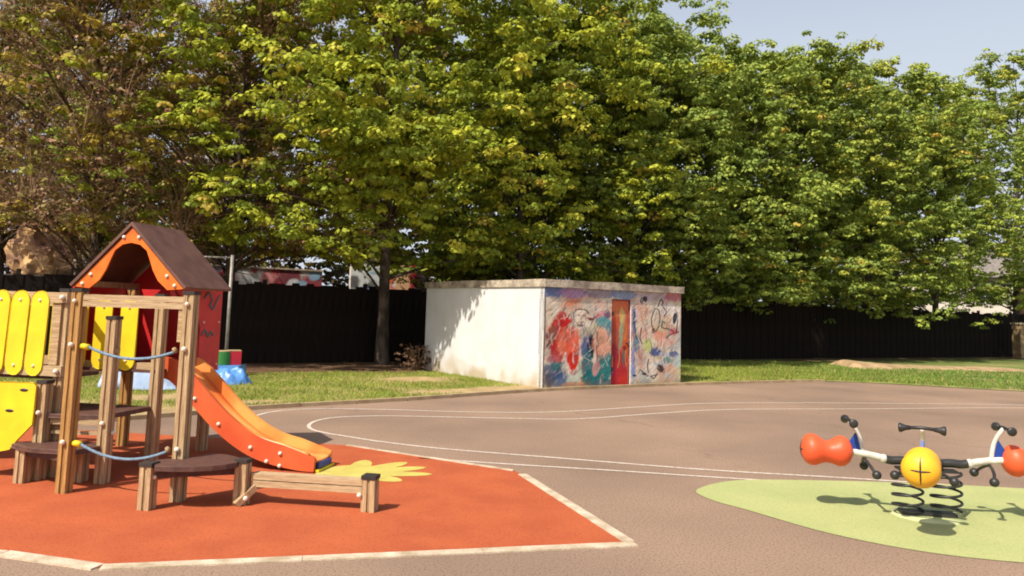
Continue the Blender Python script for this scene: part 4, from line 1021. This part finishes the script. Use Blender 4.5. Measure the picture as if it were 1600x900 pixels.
def tree_meshes(seed, Ht, Rc, zb, n_cl, pal, warm=0.1, twigs=0, spires=0, ls=0.112, per=16, budn=0, extra=None, lean=(0, 0), wide=0.42):
    r = np.random.default_rng(seed)
    # limbs
    tv, tf = [], []
    def addt(pts, rad, n=8):
        V, F = tube_data(pts, rad, n, False); o = len(tv); tv.extend(V); tf.extend([tuple(i + o for i in f_) for f_ in F])
    bend = r.normal(0, .25, 2)
    tr = [Vector((bend[0] * t * t * 1.5 + lean[0] * t, bend[1] * t * t + lean[1] * t, Ht * .86 * t)) for t in np.linspace(0, 1, 10)]
    r0 = 0.10 + .006 * Ht
    addt(tr, [r0 * (1.25 if i == 0 else 1) * (1 - i / 10.5) for i in range(10)], 10)
    ends = []; SP = []
    nl = int(46 + Ht * 2)
    for i in range(nl):
        t = r.uniform(.16, .98); k = t * 9; j = min(int(k), 8); st = tr[j].lerp(tr[j + 1], k - j)
        a = r.uniform(0, 2 * math.pi)
        # envelope
        z_rel = t
        prof = (np.sin(math.pi * min(max((z_rel + .12) / 1.18, 0), 1)) ** .55)
        lobe = 1 + .22 * math.sin(3 * a + seed) + .15 * math.sin(5 * a + 2 * seed + z_rel * 7)
        Lb = Rc * prof * lobe * r.uniform(.5, 1.0)
        rise = (0.25 + 0.6 * z_rel) * Lb + r.uniform(-.3, .5)
        if z_rel < .28: rise -= 0.25 * Lb
        en = st + Vector((math.cos(a) * Lb, math.sin(a) * Lb, rise)); en.z = max(en.z, zb + .3)
        mid = st.lerp(en, .5) + Vector((0, 0, .12 * Lb)) + Vector(r.normal(0, .15, 3))
        q = [Vector(p_) for p_ in catmull([st, mid, en], 4)]
        addt(q, [max(.006, .052 * (1 - z_rel * .5) * (1 - u / (len(q)) * .9)) for u in range(len(q))], 5)
        ends.append((st, mid, en))
    for k in range(spires):
        a = r.uniform(0, 2 * math.pi); rr_ = Rc * r.uniform(0.05, .75); b = Vector((math.cos(a) * rr_, math.sin(a) * rr_, Ht * r.uniform(.72, .86)))
        tp = b + Vector((r.normal(0, .15), r.normal(0, .15), r.uniform(1.6, 3.0) * (1.15 - rr_ / Rc * .6)))
        addt([b, b.lerp(tp, .5), tp], [.03, .02, .006], 4); ends.append((b, b.lerp(tp, .5), tp)); SP.append((b, tp))
    # clump centres
    C = []
    if extra is not None:
        for k in range(5):
            g_ = extra[k * len(extra) // 5:(k + 1) * len(extra) // 5]; cen = Vector(g_.mean(0)); st = tr[3 + k // 2]
            q = [Vector(p_) for p_ in catmull([st, st.lerp(cen, .5) + Vector((0, 0, .4)), cen], 5)]
            addt(q, [.05 * (1 - .8 * u / len(q)) for u in range(len(q))], 5); ends.append((st, st.lerp(cen, .5) + Vector((0, 0, .4)), cen))
    for i in range(n_cl):
        if r.random() < .62:
            s_, m_, e_ = ends[r.integers(len(ends))]
            t = r.uniform(.25, 1.08); p_ = s_.lerp(m_, min(t * 2, 1)) if t < .5 else m_.lerp(e_, (t - .5) * 2)
            C.append(np.array(p_) + r.normal(0, 1, 3) * np.array([.42, .42, .30]) * (1 if i % 3 else .5))
        else:
            zr = r.uniform(0, 1) ** .85; a = r.uniform(0, 2 * math.pi); z = zb + (Ht - zb) * zr
            prof = (max(1 - ((zr - wide) / (1.04 - wide if zr > wide else wide + .35)) ** 2, 0)) ** .55
            lobe = 1 + .2 * math.sin(3 * a + seed + zr * 3) + .14 * math.sin(7 * a + zr * 9 + seed)
            R_ = Rc * prof * lobe * (r.uniform(.5, 1) ** .4)
            C.append(np.array([math.cos(a) * R_ + lean[0] * zr, math.sin(a) * R_ + lean[1] * (zr * .6 + .3), z + r.normal(0, .1)]))
    C = np.array(C); C = C[C[:, 2] > zb - .2]
    # boughs: gather clumps into tight groups with gaps between
    ng = max(40, len(C) // 10); seeds = C[r.permutation(len(C))[:ng]]
    D_ = ((C[:, None, :] - seeds[None]) ** 2).sum(2); near = seeds[D_.argmin(1)]; C = near + (C - near) * np.array([.66, .66, .58])
    if extra is not None: C = np.concatenate([C, extra])
    if SP:
        C = np.concatenate([C] + [np.array([np.array(b.lerp(tp, float(u))) + r.normal(0, .13, 3) * (1.3 - u) for u in np.linspace(0.05, 1.0, 11)]) for b, tp in SP])
    pa = np.array(GREENS[pal]); 
    big = fbm(C[:, 0] * .5 + seed, C[:, 2] * .5 + C[:, 1] * .3)
    ci = np.clip(((big + r.normal(0, .14, len(C))) * len(pa) * 1.2 - .4).astype(int), 0, len(pa) - 1)
    colr = pa[ci]; wm = (r.random(len(C)) < warm)[:, None]; colr = np.where(wm, np.array([0.40, 0.30, 0.05]), colr)
    rc = r.uniform(.15, .36, len(C))
    V, c = make_leaves(C, per, rc, ls, colr, r)
    parts = {}
    cm = np_mesh('crown', V, 4, M_leaf, c)
    if budn:
        # small brown buds / flower tufts along the twigs
        s = r.integers(0, len(ends), budn); P0 = np.array([np.array(ends[i][1]) for i in s]); P1_ = np.array([np.array(ends[i][2]) for i in s])
        t = r.uniform(0, 1.15, budn)[:, None]; Cb = P0 * (1 - t) + P1_ * t + r.normal(0, .55, (budn, 3))
        Cb = Cb[Cb[:, 2] > zb]
        cb = np.array([[0.36, 0.20, 0.13], [0.26, 0.17, 0.10], [0.38, 0.26, 0.14], [0.30, 0.26, 0.08]])[r.integers(0, 4, len(Cb))]
        Vb, cbb = make_leaves(Cb, 7, r.uniform(.08, .25, len(Cb)), .07, cb, r)
        bud = np_mesh('bud_clusters', Vb, 4, M_leaf, cbb)
    else: bud = None
    tw = None
    if twigs:
        v2, f2 = [], []
        for i in range(twigs):
            s_, m_, e_ = ends[r.integers(len(ends))]; t = r.uniform(0.1, 1); st = m_.lerp(e_, t) if t > .4 else s_.lerp(m_, t * 2)
            d = (e_ - s_).normalized() * .8 + Vector(r.normal(0, .55, 3)) + Vector((0, 0, .25)); L = r.uniform(.5, 1.5)
            a_ = st; b_ = st + d * L * .5 + Vector(r.normal(0, .06, 3)); c_ = b_ + d * L * .5 + Vector(r.normal(0, .12, 3))
            V_, F2 = tube_data([a_, b_, c_], [.014, .009, .003], 3, False); o = len(v2); v2.extend(V_); f2.extend([tuple(k + o for k in q_) for q_ in F2])
        tw = mesh('twigs', v2, f2); tw.materials.append(M_twig)
    tm = mesh('trunk', tv, tf, True); tm.materials.append(M_bark)
    return tm, cm, bud, tw
def plant_tree(ms, x, y, rz, label, group, sc=1.0, name='maple_tree'):
    T = empty(name, (x, y, 0), rz); T.scale = (sc, sc, sc); tag(T, label, 'tree', group)
    link('trunk', ms[0], T); link('crown', ms[1], T)
    if ms[2]: link('bud_clusters', ms[2], T)
    if ms[3]: link('twigs', ms[3], T)
    return T
GF = 'front row of trees along the fence'; GB = 'trees behind the fence'
# front row (t along fence, offset in front)
front = [ # t, offset, height, radius, crown base, clumps, palette, warm, twigs, spires, buds, lean, label
    (-9.8, 6.2, 11.6, 4.0, 3.6, 380, 'olive', .25, 2600, 0, 3600, (-.6, 0), 'bare brown tree with dark leaning limbs at the far left edge'),
    (-7.6, 0.9, 11.6, 4.3, 3.3, 640, 'olive', .30, 2600, 0, 4200, (0, 0), 'brown twiggy tree coming into leaf above the play house roof'),
    (-4.3, 0.8, 12.0, 4.5, 3.0, 1900, 'yel', .20, 2000, 0, 3200, (0, -.6), 'half leafed tree with brown twigs and yellow green clumps, between play house and hut'),
    (-0.35, -0.75, 13.2, 4.9, 2.9, 4100, 'yel', .02, 0, 2, 0, (0, -1.6), 'yellow green maple whose blotchy trunk stands left of the hut'),
    (4.9, 0.7, 13.4, 5.0, 2.4, 4200, 'yel', .02, 0, 3, 0, (0, -1.0), 'full yellow green maple rising straight behind the hut'),
    (9.4, 0.8, 12.1, 5.0, 1.9, 4000, 'mid', .015, 0, 6, 0, (0, -1.0), 'maple with slim trunk just right of the hut'),
    (13.6, 0.7, 12.0, 5.0, 1.8, 3800, 'mid', .015, 0, 8, 0, (0, -.8), 'second green maple to the right of the hut, behind the fence'),
    (18.2, 0.8, 12.3, 5.2, 1.7, 3700, 'mid', .015, 0, 10, 0, (0, -.8), 'spiky topped green maple above the left end of the sandy bank'),
    (22.8, 0.6, 12.9, 5.2, 1.3, 3600, 'mid', .01, 0, 10, 0, (0, -.8), 'green maple with low sweeping boughs over the sandy bank'),
    (28.4, 0.8, 12.3, 5.0, 2.4, 3000, 'mid', .01, 0, 9, 0, (0, -.6), 'lower green maple beside the gap with the pale house'),
    (35.6, 0.8, 16.2, 5.2, 2.6, 2500, 'mid', .03, 0, 6, 0, (0, -.8), 'tall green maple at the right edge of the row'),
    (41.0, 0.6, 16.0, 5.0, 2.2, 1500, 'mid', .03, 0, 5, 0, (0, -.8), 'dark green maple beyond the stone pillar'),
]
# the maple beside the hut reaches out over the lawn: boughs between the sun and the hut's side wall
rb = np.random.default_rng(77); hb = []
base3 = fpt(-0.35, -0.75)
while len(hb) < 160:
    d = rb.uniform(2.2, 5.5); w = rb.uniform(-.2, 2.6)
    if w < 2.3 * (1 - (d - 2.5) / 2.6) + rb.normal(0, .15): continue
    c_ = rb.uniform(4.2, 7.2); k_ = (c_ - w) / math.tan(SUN_EL)
    q = h0 + hv * d - np.array([math.cos(SH), math.sin(SH)]) * k_
    hb.append((q[0] - base3[0], q[1] - base3[1], c_))
hb.sort(); hut_bough = np.array(hb)
for i, (t, off, Ht, Rc, zb, nc, pal, warm, tw, spi, bud, ln_, lab) in enumerate(front):
    ms = tree_meshes(100 + i, Ht, Rc, zb, nc, pal, warm, tw, spi, budn=bud, lean=ln_, per=25, extra=hut_bough if i == 3 else None)
    q = fpt(t, off); plant_tree(ms, q[0], q[1], 0, lab, GF)
# back row behind fence: shared meshes
bA = tree_meshes(201, 12.8, 4.8, 2.4, 1500, 'mid', .01, 0, 7, ls=.18, per=14)
bB = tree_meshes(202, 11.5, 4.2, 2.6, 650, 'olive', .25, 1200, 0, budn=1500, ls=.16, per=12)
k = 0
for (t, off, kind, sc, lab) in [(-17, 16.5, 1, 1.15, 'brown tree behind the fence at the far left'), (-9.5, 16.5, 1, 1.2, 'brown twiggy tree behind the play house and fence'), (-2, 16.5, 1, 1.25, 'brown tree standing just behind the painted wall'),
                          (5.5, 6.5, 0, 1.05, 'green tree behind fence and hut'), (9, 7, 0, 1.05, 'green tree behind the fence right of the hut'), (14.5, 6, 0, 1.0, 'green tree behind the fence, second right of hut'),
                          (20, 6.5, 0, .97, 'green tree behind fence and sandy bank'), (25.5, 6.5, 0, 1.0, 'green tree behind the fence left of the pale house'), (38, 9, 0, 1.1, 'green tree behind the fence at right edge')]:
    q = fpt(t, off); plant_tree(bB if kind else bA, q[0], q[1], rnd.uniform(0, 6.28), lab, GB, sc); k += 1
# far wood closing the view behind the fence
def hedge():
    r = np.random.default_rng(5); C = []
    for i in range(10500):
        t = r.uniform(-36, 62); off = 23 + r.normal(0, 1.0); z = r.uniform(0, 1) ** 1.2 * (13.5 if t < 6 else 10)
        q = F0 + FD * t - FN * off; C.append((q[0], q[1], z))
    C = np.array(C); pa = np.array([(0.09, .10, .03), (0.12, .12, .035), (0.10, .07, .04)])
    V, c = make_leaves(C, 9, r.uniform(.3, .6, len(C)), .32, pa[r.integers(0, 3, len(C))], r)
    return np_mesh('distant_thicket', V, 4, M_leaf, c)
tag(link('distant_thicket', hedge()), 'dark dense thicket of bushes far behind the fence', 'thicket', kind='stuff')

# dry shrub at the back corner of the hut
q = h0 + hv * (HD - .15) + hu * (-.28)
sb = empty('dry_shrub', (q[0], q[1], 0.03)); tag(sb, 'small dry reddish brown shrub at the back left foot of the hut', 'shrub')
r = np.random.default_rng(8); C = np.stack([r.normal(0, .2, 60), r.normal(0, .2, 60), r.uniform(.08, .62, 60)], -1)
V, c = make_leaves(C, 12, r.uniform(.05, .12, 60), .06, np.array([[.15, .085, .05]] * 60), r)
link('foliage', np_mesh('foliage', V, 4, M_bush, c), sb)
v2, f2 = [], []
for i in range(26):
    a = r.uniform(0, 6.28); V_, F2 = tube_data([(0, 0, 0), (math.cos(a) * .12, math.sin(a) * .12, .3), (math.cos(a) * .3, math.sin(a) * .3, r.uniform(.4, .7))], [.012, .008, .003], 4, False)
    o = len(v2); v2.extend(V_); f2.extend([tuple(k_ + o for k_ in q_) for q_ in F2])
sm = mesh('stems', v2, f2); sm.materials.append(M_twig); link('stems', sm, sb)
